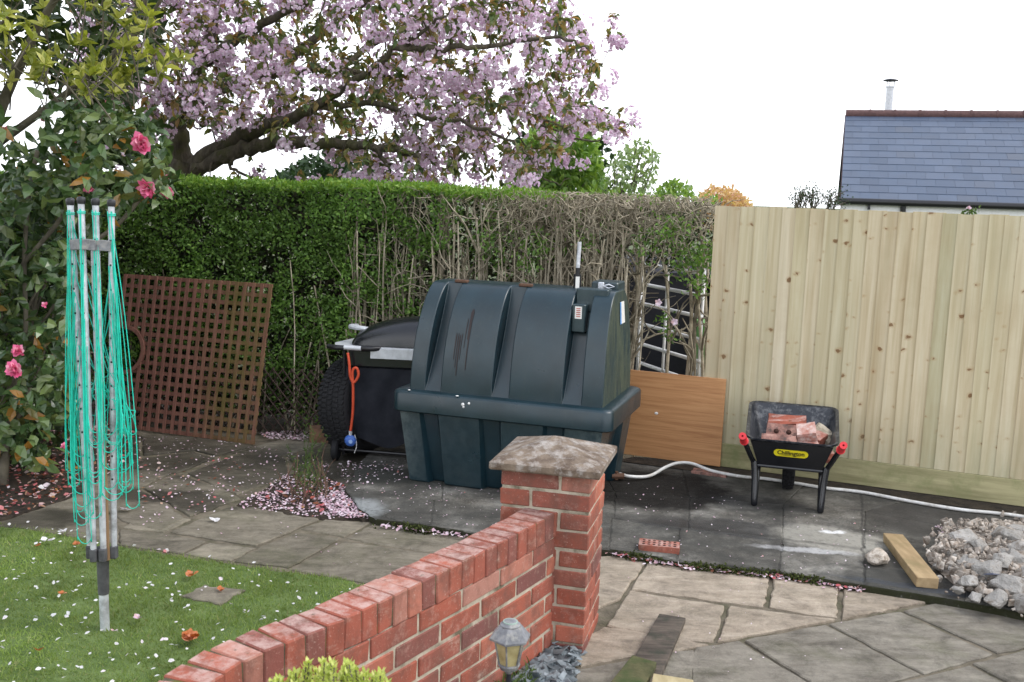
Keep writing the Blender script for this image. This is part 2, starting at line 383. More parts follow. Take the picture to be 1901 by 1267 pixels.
def fence_mat():
    b = NB('fence_wood')
    ang = R(-22.7)
    loc = b.mapv((1, 1, 1), (0, 0, -ang))
    isl = b.island()
    cmb = b.n('ShaderNodeCombineXYZ'); b.l(b.math('MULTIPLY', isl, 37.0), cmb.inputs[0]); b.l(b.math('MULTIPLY', isl, 11.0), cmb.inputs[2])
    ad = b.n('ShaderNodeVectorMath', operation='ADD'); b.l(loc, ad.inputs[0]); b.l(cmb.outputs[0], ad.inputs[1])
    g = b.mapv((22, 22, .9), src=ad.outputs[0])
    grain = b.noise(1.0, 6, .6, g, .6)
    c = b.ramp(grain, [(.3, (.45, .37, .235)), (.5, (.56, .485, .34)), (.7, (.64, .575, .43))])
    c = b.mix(1.0, c, b.ramp(isl, [(0, (.80, .84, .76)), (.3, (1.02, 1, .95)), (.55, (.90, .86, .8)), (.8, (1.06, 1.05, 1.04)), (1, (.94, .95, .86))]), 'MULTIPLY')
    # green tint of the preservative, in broad vertical bands
    c = b.mix(b.ramp(b.noise(1, 4, .6, b.mapv((7, 7, .8), src=ad.outputs[0])), [(.5, 0.0), (.72, .5)]), c, (.42, .39, .26))
    # knots
    sp = b.n('ShaderNodeSeparateXYZ'); b.l(ad.outputs[0], sp.inputs[0]); cv = b.n('ShaderNodeCombineXYZ'); wb = b.math('MULTIPLY', b.noise(26, 3), .55)
    b.l(b.math('ADD', b.math('MULTIPLY', sp.outputs[0], 10.0), wb), cv.inputs[0]); b.l(b.math('ADD', b.math('MULTIPLY', sp.outputs[2], 13.0), wb), cv.inputs[1])
    k = b.n('ShaderNodeTexVoronoi', voronoi_dimensions='2D'); k.inputs['Scale'].default_value = 1.0; b.l(cv.outputs[0], k.inputs['Vector'])
    thr = b.n('ShaderNodeSeparateColor'); b.l(k.outputs['Color'], thr.inputs[0])
    rad = b.math('MULTIPLY', b.math('POWER', thr.outputs[0], 2.2), .17)
    kn = b.n('ShaderNodeMapRange'); b.l(b.math('SUBTRACT', k.outputs['Distance'], rad), kn.inputs[0]); kn.inputs[1].default_value = -.03; kn.inputs[2].default_value = .03; kn.inputs[3].default_value = 1; kn.inputs[4].default_value = 0
    halo = b.n('ShaderNodeMapRange'); b.l(b.math('SUBTRACT', k.outputs['Distance'], rad), halo.inputs[0]); halo.inputs[1].default_value = -.02; halo.inputs[2].default_value = .18; halo.inputs[3].default_value = .45; halo.inputs[4].default_value = 0
    sel = b.math('GREATER_THAN', thr.outputs[1], .74)
    c = b.mix(b.math('MULTIPLY', halo.outputs[0], sel), c, (.36, .20, .08))
    c = b.mix(b.math('MULTIPLY', b.math('MULTIPLY', kn.outputs[0], .85), sel), c, (.17, .085, .035))
    # damp green grey staining rising from the foot and washed down from the top
    z_ = b.n('ShaderNodeSeparateXYZ'); b.l(b.pos, z_.inputs[0])
    st = b.math('MULTIPLY', b.ramp(z_.outputs[2], [(.15, 1.0), (.62, 0.0)]), b.ramp(b.noise(1, 6, .7, b.mapv((9, 9, 1.5), src=ad.outputs[0])), [(.35, 0.0), (.7, .75)]))
    c = b.mix(st, c, (.33, .34, .22))
    c = b.mix(b.ramp(b.noise(2.1, 6, .7), [(.5, 0.0), (.75, .3)]), c, (.40, .30, .17))
    return b.done(c, .75, grain, .35, .003, .25)

def tank_mat(name, algae=0.0):
    b = NB(name)
    c = b.ramp(b.noise(5, 6), [(.3, (.004, .017, .024)), (.7, (.008, .028, .039))])
    c = b.mix(b.ramp(b.noise(60, 5, .8), [(.6, 0.0), (.75, .5)]), c, (.06, .08, .075))
    c = b.mix(b.ramp(b.noise(3.3, 8, .75), [(.5, 0.0), (.75, .3)]), c, (.022, .034, .033))
    # drips of dark oil and dull streaks
    st = b.mapv((30, 30, 1.2)); c = b.mix(b.ramp(b.noise(1, 6, .7, st), [(.55, 0.0), (.8, .35)]), c, (.035, .05, .045))
    if algae:
        m = b.ramp(b.noise(1.0, 8, .75, b.mapv((14, 14, 2.5))), [(.36, 0.0), (.62, algae)])
        c = b.mix(m, c, (.085, .10, .06))
        c = b.mix(b.ramp(b.noise(45, 6, .8), [(.55, 0.0), (.7, .5)]), c, (.16, .18, .13))
    pt = b.n('ShaderNodeNewGeometry').outputs['Pointiness']; c = b.mix(b.math('MULTIPLY', b.ramp(pt, [(.58, 0.0), (.72, .5)]), b.ramp(b.noise(20, 6, .7), [(.35, .2), (.6, 1.0)])), c, (.20, .24, .23))
    r = b.ramp(b.noise(8, 5), [(.3, .27 if not algae else .6), (.7, .40 if not algae else .8)])
    return b.done(c, r, b.noise(220, 3), .12, .002, .6 if not algae else .3)

M = {}
def mats():
    M['concrete'] = concrete_mat()
    wetL = [(G(360, 850, Z0), .95, .5, R(-20)), (G(90, 965, Z0), .3, .17, R(20)), (G(520, 880, Z0), .6, .35, R(0)), (G(330, 925, Z0), .45, .16, R(-20)), (G(660, 860, Z0), .5, .3, 0)]
    M['pave'] = stone_mat('riven_sandstone', (.30, .265, .205), (.22, .195, .15), (.13, .115, .085), wetL, moss=.35)
    M['pave_pink'] = stone_mat('pink_sandstone', (.47, .40, .32), (.375, .315, .245), (.25, .205, .155), moss=.2, isl=.16)
    M['pave_grey'] = stone_mat('grey_sandstone', (.29, .265, .22), (.215, .195, .16), (.13, .115, .093), moss=.4, isl=.15)
    M['soil'] = pmat('soil', (.02, .015, .01), (.06, .045, .03), 12, .95, 1.0, 60, bd=.02)
    M['joint'] = pmat('joint_soil', (.10, .085, .06), (.20, .17, .125), 12, .95, .8, 90, dirt=(.05, .055, .02), bd=.01)
    M['earth'] = pmat('earth', (.05, .075, .02), (.09, .10, .04), .6, .95, .3, 20)
    M['turf'] = pmat('turf', (.08, .13, .03), (.14, .20, .06), 7, .95, .8, 150, bd=.01)
    M['grass'] = leafmat('grass_blades', [(0, (.15, .225, .05)), (.5, (.235, .325, .085)), (.8, (.30, .38, .12)), (.93, (.32, .38, .16)), (1, (.38, .34, .18))], .42, .5, patch=.45)
    M['brick'] = brick_mat()
    M['pinkbrick'] = pmat('mortared_brick', (.38, .15, .11), (.56, .38, .33), 18, .9, .6, 120, dirt=(.66, .60, .56), dscale=20)
    M['sootbrick'] = pmat('sooty_brick', (.20, .085, .065), (.46, .26, .21), 16, .9, .6, 120, dirt=(.07, .06, .055), dscale=22)
    M['mortar'] = pmat('mortar', (.36, .31, .235), (.52, .46, .36), 18, .95, .6, 200, dirt=(.10, .085, .05), dscale=6)
    M['cap'] = pmat('cast_stone', (.10, .07, .05), (.22, .17, .125), 15, .9, .8, 140, dirt=(.38, .35, .32), dscale=17)
    M['fence'] = fence_mat()
    M['gravel_board'] = pmat('treated_board', (.25, .23, .115), (.42, .38, .21), 1.0, .8, .3, 2, stretch=(2, 2, 22), dirt=(.20, .22, .09), dscale=3)
    M['post'] = pmat('treated_post', (.30, .26, .14), (.45, .38, .22), 1.0, .8, .3, 2, stretch=(22, 22, 2))
    M['tank'] = tank_mat('tank_plastic'); M['tank_end'] = tank_mat('tank_plastic_algae', .75)
    M['black'] = plain('black_plastic', (.012, .012, .014), .4, spec=.5)
    M['rubber'] = plain('rubber', (.016, .016, .018), .75, spec=.3)
    M['black_metal'] = plain('black_enamel', (.01, .011, .014), .22, spec=.6)
    M['cloth'] = pmat('black_cloth', (.010, .012, .018), (.018, .02, .028), 14, .8, .2, 300, spec=.3)
    M['silver'] = plain('silver_paint', (.55, .57, .60), .4, .2)
    M['steel'] = pmat('galvanised_steel', (.50, .52, .56), (.70, .72, .76), 30, .45, .15, 150, spec=.5, metal=.35, dirt=(.28, .28, .29), dscale=14)
    M['inox'] = plain('stainless', (.50, .51, .53), .4, .7)
    M['rust'] = plain('rusty_metal', (.13, .07, .045), .7, .3)
    M['red'] = plain('red_plastic', (.62, .03, .04), .4)
    M['hose_red'] = plain('orange_hose', (.58, .075, .03), .45)
    M['blue'] = plain('blue_regulator', (.06, .15, .50), .4)
    M['white'] = plain('white_plastic', (.78, .78, .77), .5, var=.05)
    M['hosew'] = pmat('white_hose', (.62, .61, .58), (.80, .80, .78), 8, .5, .1, 90, dirt=(.40, .37, .32), dscale=7)
    M['label'] = plain('paper_label', (.75, .74, .70), .6, var=.05)
    M['labelblue'] = plain('blue_print', (.10, .28, .60), .6)
    M['print'] = plain('red_print', (.45, .16, .14), .6)
    M['yellow'] = plain('yellow_sticker', (.80, .68, .02), .45, var=.04)
    M['ink'] = plain('ink', (.012, .012, .012), .5)
    M['green_cord'] = plain('green_cord', (.02, .62, .46), .35, spec=.5)
    M['cane'] = pmat('weathered_cane', (.20, .12, .06), (.34, .22, .12), 1, .8, .3, 3, stretch=(20, 20, 2))
    b = NB('stained_lattice'); v = b.mapv((30, 30, 2))
    c = b.ramp(b.noise(1, 6, .6, v), [(.3, (.15, .066, .05)), (.7, (.27, .13, .095))])
    c = b.mix(b.math('MULTIPLY', b.ellipse(AT(445, 720, 7.12), .34, .6, 0, 1.2, .2, 4), b.ramp(b.noise(8, 7, .7, b.mapv((1.5, 1.5, .5))), [(.38, 0.0), (.6, .75)])), c, (.115, .105, .025))
    M['lattice'] = b.done(c, .85, b.noise(1, 5, .6, v), .3, .003, .2)
    M['willow'] = plain('dark_willow', (.055, .035, .028), .85, var=.3)
    b = NB('wood_effect'); v = b.mapv((1, 1, 1), (0, 0, R(22.7)))
    w = b.noise(1.0, 6, .65, b.mapv((1.6, 1.6, 38), src=v), .8)
    c = b.ramp(w, [(.28, (.36, .155, .06)), (.5, (.52, .26, .11)), (.75, (.62, .34, .155))])
    M['oak'] = b.done(c, .45, w, .08, .002, .4)
    M['plank_dark'] = pmat('weathered_plank', (.045, .036, .028), (.13, .105, .082), 1.0, .8, .4, 2, stretch=(6, 30, 20), rot=(0, 0, R(-62)), dirt=(.03, .035, .022), dscale=9)
    M['plank_moss'] = pmat('mossy_plank', (.05, .055, .02), (.12, .11, .05), 9, .9, .5, 60, dirt=(.03, .06, .012), dscale=7)
    M['pale_wood'] = pmat('pale_wood', (.34, .28, .15), (.48, .41, .24), 1, .8, .3, 2, stretch=(20, 4, 20))
    M['block'] = pmat('timber_block', (.25, .17, .085), (.40, .29, .16), 1, .75, .3, 2, stretch=(18, 3, 18), rot=(0, 0, R(8)), dirt=(.22, .17, .08), dscale=6)
    M['stone_white'] = pmat('pitted_stone', (.42, .36, .29), (.60, .54, .47), 30, .9, 1.0, 70, bd=.012, dirt=(.16, .12, .08), dscale=40)
    M['rubble'] = pmat('broken_concrete', (.28, .265, .24), (.50, .485, .46), 14, .95, 1.0, 70, bd=.015, dirt=(.15, .12, .09), dscale=14, island=.2)
    M['gritmat'] = pmat('rubble_grit', (.22, .17, .13), (.46, .42, .37), 40, .95, .6, 90, island=.5)
    M['slate'] = pmat('slate_chip', (.11, .135, .148), (.235, .265, .28), 12, .5, .3, 50, island=.5)
    M['slate_dark'] = pmat('dark_slate', (.02, .03, .06), (.05, .06, .10), 12, .45, .3, 50)
    b = NB('roof_slate'); isl = b.island()
    c = b.ramp(isl, [(0, (.034, .056, .098)), (.5, (.045, .070, .118)), (.9, (.058, .084, .135)), (1, (.045, .058, .085))]); c = b.mix(b.ramp(b.noise(3, 8, .75), [(.42, 0.0), (.7, .45)]), c, (.045, .055, .08)); c = b.mix(b.ramp(b.noise(14, 8, .8), [(.6, 0.0), (.72, .5)]), c, (.13, .14, .14))
    M['roof'] = b.done(c, .42, b.noise(40, 4), .1, .004, .6)
    M['ridge'] = plain('ridge_tile', (.095, .05, .047), .8, var=.25)
    M['render'] = plain('white_render', (.55, .56, .56), .8)
    M['bark'] = pmat('cherry_bark', (.05, .042, .03), (.14, .12, .085), 1, .9, 1.0, 3, stretch=(14, 14, 5), dirt=(.075, .08, .02), dscale=5, bd=.02)
    M['bark_grey'] = pmat('shrub_bark', (.07, .06, .045), (.17, .15, .11), 8, .9, .6, 40)
    M['stem'] = pmat('hedge_stem', (.27, .225, .16), (.50, .44, .33), 12, .9, .5, 80, island=.45, dirt=(.11, .10, .06), dscale=9)
    M['hedge'] = leafmat('privet_leaf', [(0, (.075, .14, .032)), (.4, (.125, .235, .05)), (.75, (.17, .30, .062)), (1, (.23, .36, .085))], .4, .4, patch=.4)
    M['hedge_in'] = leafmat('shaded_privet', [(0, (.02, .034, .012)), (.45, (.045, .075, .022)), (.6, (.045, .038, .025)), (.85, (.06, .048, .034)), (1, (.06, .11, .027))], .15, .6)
    M['hedge_top'] = leafmat('sunlit_privet_shoot', [(0, (.10, .21, .03)), (.6, (.17, .30, .045)), (1, (.27, .38, .08))], .4, .4)  # brighter copy of the privet colour, sunlight on the hedge top put in
    M['camellia'] = leafmat('camellia_leaf', [(0, (.036, .075, .026)), (.5, (.08, .14, .045)), (.85, (.16, .22, .075)), (.955, (.10, .12, .035)), (.97, (.30, .14, .02)), (1, (.36, .18, .03))], .18, .27, .6, patch=.35)
    M['magnolia'] = leafmat('magnolia_leaf', [(0, (.15, .19, .035)), (.4, (.32, .35, .06)), (.8, (.48, .49, .10)), (1, (.60, .57, .20))], .4, .4, .4, patch=.4)
    M['magdark'] = leafmat('shadowed_inner_leaf', [(0, (.018, .035, .012)), (1, (.05, .08, .022))], .2, .5)  # dark leaf copy: shadow deep in the crowns is put into the colour
    M['cherry_leaf'] = leafmat('cherry_leaf', [(0, (.08, .13, .05)), (.5, (.15, .20, .07)), (.75, (.25, .22, .085)), (.92, (.36, .22, .11)), (1, (.22, .28, .09))], .45, .4, tcol=(1.3, 1.1, .55))
    M['blossom'] = leafmat('cherry_blossom', [(0, (.74, .56, .69)), (.5, (.85, .73, .83)), (.85, (.88, .81, .87)), (1, (.91, .88, .90))], .5, .6, tcol=(1.05, .97, 1.04))
    M['flower'] = leafmat('camellia_flower', [(0, (.70, .10, .24)), (.5, (.84, .22, .40)), (1, (.86, .48, .58))], .25, .5, tcol=(1, .8, .8))
    M['petal_white'] = leafmat('white_petal', [(0, (.62, .60, .60)), (.7, (.80, .79, .80)), (1, (.76, .66, .70))], .25, .6, tcol=(1, 1, 1))
    M['petal_pink'] = leafmat('pink_petal', [(0, (.55, .34, .42)), (.5, (.70, .55, .62)), (.9, (.80, .73, .77)), (1, (.55, .20, .16))], .2, .6, tcol=(1, 1, 1))
    M['petal_mix'] = leafmat('litter', [(0, (.10, .045, .025)), (.25, (.24, .08, .04)), (.42, (.44, .09, .10)), (.6, (.50, .20, .20)), (.75, (.60, .42, .45)), (.9, (.34, .17, .05)), (1, (.70, .62, .66))], .15, .7, tcol=(1, 1, 1))
    M['petal_rust'] = leafmat('withered_petal', [(0, (.42, .10, .02)), (.5, (.52, .17, .05)), (1, (.60, .26, .16))], .2, .6, tcol=(1, .8, .6))
    M['moss'] = leafmat('moss', [(0, (.02, .03, .006)), (1, (.07, .085, .02))], .1, .9)
    M['lime'] = leafmat('lime_leaf', [(0, (.34, .42, .08)), (.6, (.52, .58, .15)), (1, (.66, .68, .26))], .35, .5)
    M['bgtree'] = leafmat('spring_leaf', [(0, (.10, .20, .04)), (.6, (.19, .31, .06)), (1, (.28, .40, .09))], .4, .5, patch=.4)
    M['bgpale'] = leafmat('pale_leaf', [(0, (.17, .25, .11)), (1, (.28, .36, .18))], .4, .5)
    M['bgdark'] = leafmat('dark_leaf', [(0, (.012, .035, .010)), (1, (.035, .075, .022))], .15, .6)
    M['bgorange'] = leafmat('orange_leaf', [(0, (.52, .28, .19)), (.5, (.64, .42, .26)), (1, (.68, .54, .28))], .4, .5)
    M['weed'] = leafmat('weed', [(0, (.04, .09, .02)), (1, (.13, .19, .05))], .3, .6)
    M['weed_dry'] = plain('dry_stalk', (.11, .065, .045), .9, var=.35)
    M['darkgrey'] = pmat('weathered_plastic', (.05, .05, .055), (.11, .11, .115), 20, .6, .2, 90)
    M['dark_plastic'] = plain('navy_plastic', (.02, .02, .028), .5)  # one even near-black navy colour
    M['greenbox'] = plain('green_plastic', (.16, .36, .10), .6)
    b = NB('lantern_glass'); b.done(b.ramp(b.noise(30, 5), [(.3, (.30, .24, .10)), (.7, (.52, .45, .24))]), .35, spec=.5); M['lanternglass'] = b.m
    M['lead'] = pmat('weathered_pewter', (.10, .105, .115), (.22, .225, .24), 30, .5, .2, 120, dirt=(.32, .31, .28), dscale=25)
    M['panelglass'] = plain('solar_panel', (.30, .40, .34), .15, spec=.6)
    M['clay'] = plain('clay_brick_piece', (.20, .11, .07), .9, var=.3)
    M['barrow_in'] = pmat('barrow_plastic', (.010, .013, .020), (.016, .019, .028), 20, .35, .1, 200, spec=.5, dirt=(.14, .145, .15), dscale=28)
mats()

# ================================================================== SETTING
def sheet(name, poly, z, mat, kind='structure'):
    mb = MB(); V = [(p[0], p[1], z) for p in poly]; mb.add(V, [tuple(range(len(V)))])
    o = mb.build(name, mat); tag(o, kind=kind); return o
sheet('ground', [(-600, -600), (600, -600), (600, 900), (-600, 900)], -.13, M['earth'])
sheet('soil', [(-6, 1), (5, 1), (6, 5.5), (4, 7.5), (-6, 9.5)], Z0 - .011, M['joint'])

def gp(pts, z=Z0): return [G(x, y, z)[:2] for x, y in pts]
# concrete slab under tank, barrow and rubble
slab_front = gp([(640, 905), (668, 940), (700, 962), (780, 972), (860, 984), (930, 996), (1035, 1010), (1130, 1018), (1190, 1026), (1262, 1040), (1440, 1058), (1562, 1078), (1600, 1084), (1740, 1106), (1830, 1122), (1960, 1150), (2200, 1210)], 0)
slab_back = [np.array(p) for p in ((4.6, 5.35), (1.2, 6.78), (.6, 7.05), (-.6, 7.35), (-.93, 7.35), (-1.0, 6.6))]
mb = MB(); slab_poly(mb, slab_front + slab_back, -.12, -.006, .004, .04, .008)
sfp = [(640, 905), (668, 940), (700, 962), (780, 972), (860, 984), (930, 996), (1035, 1010), (1130, 1018), (1190, 1026), (1262, 1040), (1440, 1058), (1562, 1078), (1600, 1084), (1740, 1106), (1830, 1122), (1960, 1150), (2200, 1210)]
fy = lambda x: float(np.interp(x, [p[0] for p in sfp], [p[1] for p in sfp]))
ry1 = lambda x: float(np.interp(x, [640, 900, 1140, 1262, 1450, 1602, 1800, 2200], [902, 945, 962, 982, 1002, 1022, 1045, 1110]))
ry2 = lambda x: float(np.interp(x, [640, 900, 1140, 1262, 1450, 1602, 1800, 2200], [868, 900, 912, 922, 938, 948, 985, 1040]))
xs1 = [668, 800, 960, 1130, 1256, 1446, 1602, 1790, 1990, 2180]; xs2 = [655, 820, 1000, 1140, 1278, 1452, 1604, 1785, 1980, 2150]
for a, b in zip(xs1[:-1], xs1[1:]):
    m_ = (a + b) / 2; slab_poly(mb, gp([(a, fy(a) - .3), (m_, fy(m_) - .3), (b, fy(b) - .3), (b + 6, ry1(b)), (a + 6, ry1(a))], 0), -.02, random.uniform(-.003, 0), .003, .03, .005, .002, .0035)
for a, b in zip(xs2[:-1], xs2[1:]):
    slab_poly(mb, gp([(a, ry1(a)), (b, ry1(b)), (b + 2, ry2(b)), (a + 2, ry2(a))], 0), -.02, random.uniform(-.003, 0), .003, .03, .005, .002, .003)
bk = [np.array(p) for p in ((-.93, 7.3), (-.45, 7.3), (.10, 7.2), (.62, 7.0), (1.2, 6.74), (1.95, 6.44), (2.55, 6.19), (3.3, 5.88), (4.0, 5.58), (4.5, 5.37))]
for k, (a, b) in enumerate(zip(xs2[:-1], xs2[1:])):
    slab_poly(mb, [*gp([(a, ry2(a)), (b, ry2(b))], 0), bk[min(k + 1, 9)], bk[k]], -.02, random.uniform(-.003, 0), .003, .03, .005, .002, .003)
tag(mb.build('concrete_slab', M['concrete']), kind='structure')

# left riven paving (pixel outlines of the stones laid on the ground plane)
Zx = lambda L: [(x / 2.9, 830 + y / 2.9) for x, y in L]
left = [Zx([(-120, 420), (30, 395), (380, 275), (430, 250), (470, 300), (650, 440), (640, 525), (430, 490), (130, 440)]),
        Zx([(650, 430), (790, 350), (1030, 385), (890, 455)]),
        Zx([(640, 440), (890, 462), (1115, 508), (985, 572), (640, 525)]),
        Zx([(905, 455), (1240, 315), (1560, 335), (1730, 388), (1380, 532)]),
        Zx([(1125, 512), (1385, 540), (1245, 612), (990, 575)]),
        Zx([(1400, 535), (1610, 455), (1840, 490), (1560, 650), (1255, 612)]),
        [(556, 980), (603, 962), (690, 969), (640, 996)],
        [(640, 998), (692, 971), (880, 995), (935, 1003), (870, 1035), (720, 1012)],
        [(538, 1056), (636, 1002), (720, 1014), (868, 1036), (690, 1090), (680, 1082)],
        [(245, 975), (160, 930), (250, 905), (310, 935), (345, 962), (300, 985)],
        [(262, 905), (330, 880), (415, 905), (450, 925), (352, 958), (318, 938)],
        [(345, 878), (470, 832), (530, 850), (540, 880), (440, 918)],
        [(262, 905), (180, 925), (150, 900), (230, 868), (320, 878)],
        [(232, 868), (265, 850), (360, 838), (400, 850), (330, 878)],
        [(410, 845), (480, 826), (580, 800), (640, 812), (520, 848), (468, 835)],
        [(265, 845), (262, 806), (390, 812), (470, 828), (400, 846), (362, 836)],
        [(535, 850), (640, 815), (780, 850), (760, 900), (640, 903), (560, 880)],
        [(150, 895), (120, 840), (200, 805), (258, 806), (262, 850), (228, 868)]]
mb = MB()
for q in left: slab_poly(mb, gp(q), Z0 - .05, Z0 + random.uniform(-.004, .004), .004, .04, .007, .004, .006)
tag(mb.build('paving', M['pave']), kind='structure')
# pink riven paving and the grey terrace at the right
Zr = lambda L: [(1140 + x / 2.485, 680 + y / 2.485) for x, y in L]
Zb = lambda L: [(1300 + x / 3.163, 1060 + y / 3.163) for x, y in L]
right = [[(1095, 1032), (1140, 1030), (1203, 1040), (1152, 1112), (1090, 1135), (1050, 1120)],
         Zr([(155, 898), (725, 965), (695, 1112), (75, 1028)]),
         Zr([(735, 975), (1038, 1020), (1030, 1163), (712, 1112)]),
         Zr([(1052, 1028), (1300, 1058), (1475, 1082), (1050, 1168)]),
         Zr([(70, 1032), (518, 1100), (462, 1272), (200, 1245), (-40, 1195)]),
         Zr([(530, 1105), (1030, 1168), (478, 1272)]),
         [(1118, 1162), (1200, 1170), (1322, 1194), (1262, 1206), (1165, 1219), (1078, 1236), (1040, 1205)]]
mb = MB()
for q in right: slab_poly(mb, gp(q), Z0 - .05, Z0 + random.uniform(-.003, .003), .004, .04, .007, .004, .005)
tag(mb.build('patio', M['pave_pink']), kind='structure')
grey = [Zb([(-30, 445), (230, 405), (650, 660), (560, 800), (-50, 800), (-60, 500)]),
        Zb([(250, 405), (735, 312), (1300, 605), (1120, 655), (650, 655)]),
        Zb([(745, 305), (1170, 232), (1730, 485), (1310, 603)]),
        Zb([(1185, 228), (1440, 175), (1600, 185), (2100, 290), (2300, 380), (1745, 480)]),
        Zb([(1110, 660), (1590, 545), (1850, 680), (1700, 900), (1000, 900), (700, 660)]),
        Zb([(1600, 540), (2150, 400), (2400, 700), (1860, 680)]),
        Zb([(640, 665), (1100, 665), (980, 900), (540, 900)]),
        [(1070, 1242), (1258, 1208), (1290, 1206), (1285, 1330), (1050, 1330)]]
mb = MB()
for q in grey: slab_poly(mb, gp(q), Z0 - .05, Z0 + random.uniform(-.003, .002), .003, .05, .006, .003, .004)
tag(mb.build('terrace', M['pave_grey']), kind='structure')

sheet('soil_strip', [(.9, 7.02), (.75, 6.9), (1.2, 6.72), (4.7, 5.28), (4.9, 5.5), (1.4, 6.95)], .0035, M['soil'])
# lawn
lawn_poly = gp([(-260, 950), (0, 972), (150, 992), (220, 1012), (330, 1030), (440, 1046), (540, 1060), (640, 1072), (690, 1092)]) + [np.array(p) for p in ((-.30, 3.35), (-.58, 2.85), (-.80, 2.55), (-.86, 2.2), (-.86, 1.6), (-3.4, 1.6), (-3.9, 3.5))]
mb = MB(); slab_poly(mb, lawn_poly, Z0 - .06, Z0 - .006, .006, .04, .01)
tag(mb.build('lawn', M['turf']), kind='structure')
def not_in_slab(p):
    q = gp([(338, 1108), (380, 1087), (452, 1097), (410, 1122)]); return ~inpoly(p, np.array(q))
n = 120000; P = sample_poly(lawn_poly, n); P = P[not_in_slab(P)]; P = P[(np.abs(P[:, 0] * 0 + P[:, 1]) > 2.0)]
P = P + rng.normal(0, .004, P.shape); n = len(P)
d = rdir(n); d[:, 2] = np.abs(d[:, 2]) * .9 + .55; d /= np.linalg.norm(d, axis=1)[:, None]
hp0 = np.array([n3((a, b, 1), 4.0) + .6 * n3((a, b, 3), 13) for a, b in P[::1]]); h = (rng.uniform(.013, .030, n) * np.clip(1 + hp0 * .8, .5, 1.9))[:, None]; side = np.cross(d, rdir(n)); side /= np.linalg.norm(side, axis=1)[:, None]; w = rng.uniform(.0012, .0024, n)[:, None]
b0 = np.c_[P, np.full(n, Z0 - .006)]
V = np.stack([b0 - side * w, b0 + side * w, b0 + d * h], 1).reshape(-1, 3)
mb = MB(); mb.add(V, np.arange(3 * n).reshape(-1, 3)); tag(mb.build('grass', M['grass']), kind='stuff')

# soil of the shrub bed
bed = gp([(-260, 930), (0, 966), (110, 935), (150, 915), (230, 868), (262, 806), (200, 780), (-400, 780)])
mb = MB(); slab_poly(mb, bed, Z0 - .03, Z0 + .002, .01, .05, .02); tag(mb.build('flower_bed', M['soil']), kind='structure')
mb = MB(); slab_poly(mb, gp([(440, 938), (540, 880), (600, 880), (645, 905), (672, 945), (700, 967), (560, 962)]), Z0 - .03, Z0 + .006, .01, .04, .02)
tag(mb.build('weed_bed', M['soil']), kind='structure')

# ================================================================== BRICKWORK
BL, BH, MJ = .235, .068, .012          # brick length, height, joint
BW = .112
# curved garden wall
wf = spline([(.215, 3.985), (.204, 3.964), (.004, 3.614), (-.244, 3.217), (-.472, 2.866), (-.644, 2.644), (-.722, 2.515), (-.765, 2.38), (-.785, 2.2), (-.79, 1.9)], 12)
seg = np.linalg.norm(np.diff(wf, axis=0), axis=1); cum = np.concatenate([[0], np.cumsum(seg)]); LEN = cum[-1]
def wpt(s): return np.array([np.interp(s, cum, wf[:, 0]), np.interp(s, cum, wf[:, 1])])
def wfr(s):
    t = nrm(wpt(min(s + .05, LEN)) - wpt(max(s - .05, 0))); nb = np.array([t[1], -t[0]])
    if nb[0] > 0: nb = -nb
    return wpt(s), t, nb                # nb points to the back (lawn side)
wall = thing('brick_wall', 'low curved red brick garden wall running down from the pier', 'wall', (wpt(1.0)[0], wpt(1.0)[1], Z0))
mbb, mbm, mbc, mbcm = MB(), MB(), MB(), MB()
TOPZ, COP = .555, .105
zt = TOPZ - COP - .004
course = 0
while zt > -.16:
    s = -(.0 if course % 2 == 0 else (BL + MJ) / 2)
    while s < LEN:
        s0, s1 = max(s, 0.0), min(s + BL, LEN)
        if s1 - s0 > .03:
            p, t, nb = wfr((s0 + s1) / 2); c = np.array([*(p + nb * BW / 2), zt - BH / 2])
            cbox(mbb, c + np.r_[nb * random.uniform(-.0015, .0015), 0], ((s1 - s0) / 2, BW / 2, BH / 2), .004, np.array([[t[0], t[1], 0], [nb[0], nb[1], 0], [0, 0, 1]]), .0012)
        s += BL + MJ
    zt -= BH + MJ; course += 1
# mortar core
ks = np.linspace(.0, LEN, 80)
def strip(mbx, off0, off1, z0, z1, ks):
    V = []
    for s in ks:
        p, t, nb = wfr(s); a = p + nb * off0; b = p + nb * off1
        V += [(*a, z0), (*a, z1), (*b, z1), (*b, z0)]
    fs = []
    for i in range(len(ks) - 1):
        for k in range(4): fs.append((i * 4 + k, i * 4 + (k + 1) % 4, (i + 1) * 4 + (k + 1) % 4, (i + 1) * 4 + k))
    fs += [(0, 1, 2, 3), tuple(range((len(ks) - 1) * 4, len(ks) * 4))]
    mbx.add(V, fs)
strip(mbm, .005, BW - .005, -.16, TOPZ - COP - .001, ks)
strip(mbcm, .0015, BW + .014, TOPZ - COP + .003, TOPZ - .0065, ks)
s = .004
while s < LEN - .05:
    p, t, nb = wfr(s + BH / 2); tw = t.copy()
    cbox(mbc, np.array([*(p + nb * (BW / 2 + .008)), TOPZ - COP / 2 + random.uniform(-.002, .001)]), (BH / 2 + .002, BW / 2 + .012, COP / 2), .0045, np.array([[t[0], t[1], 0], [nb[0], nb[1], 0], [0, 0, 1]]), .0015)
    s += BH + MJ * .55
mbb.build('brick_course', M['brick'], wall); mbm.build('mortar', M['mortar'], wall)
cop = mbc.build('coping', M['brick'], wall)
bj = NB('mossy_joint'); M['mossjoint'] = bj.done(bj.ramp(bj.noise(25, 5), [(.35, (.05, .045, .03)), (.5, (.10, .085, .05)), (.65, (.10, .10, .015))]), .95, bj.noise(150, 4), .5, .004)
mbcm.build('coping_joint', M['mossjoint'], wall)

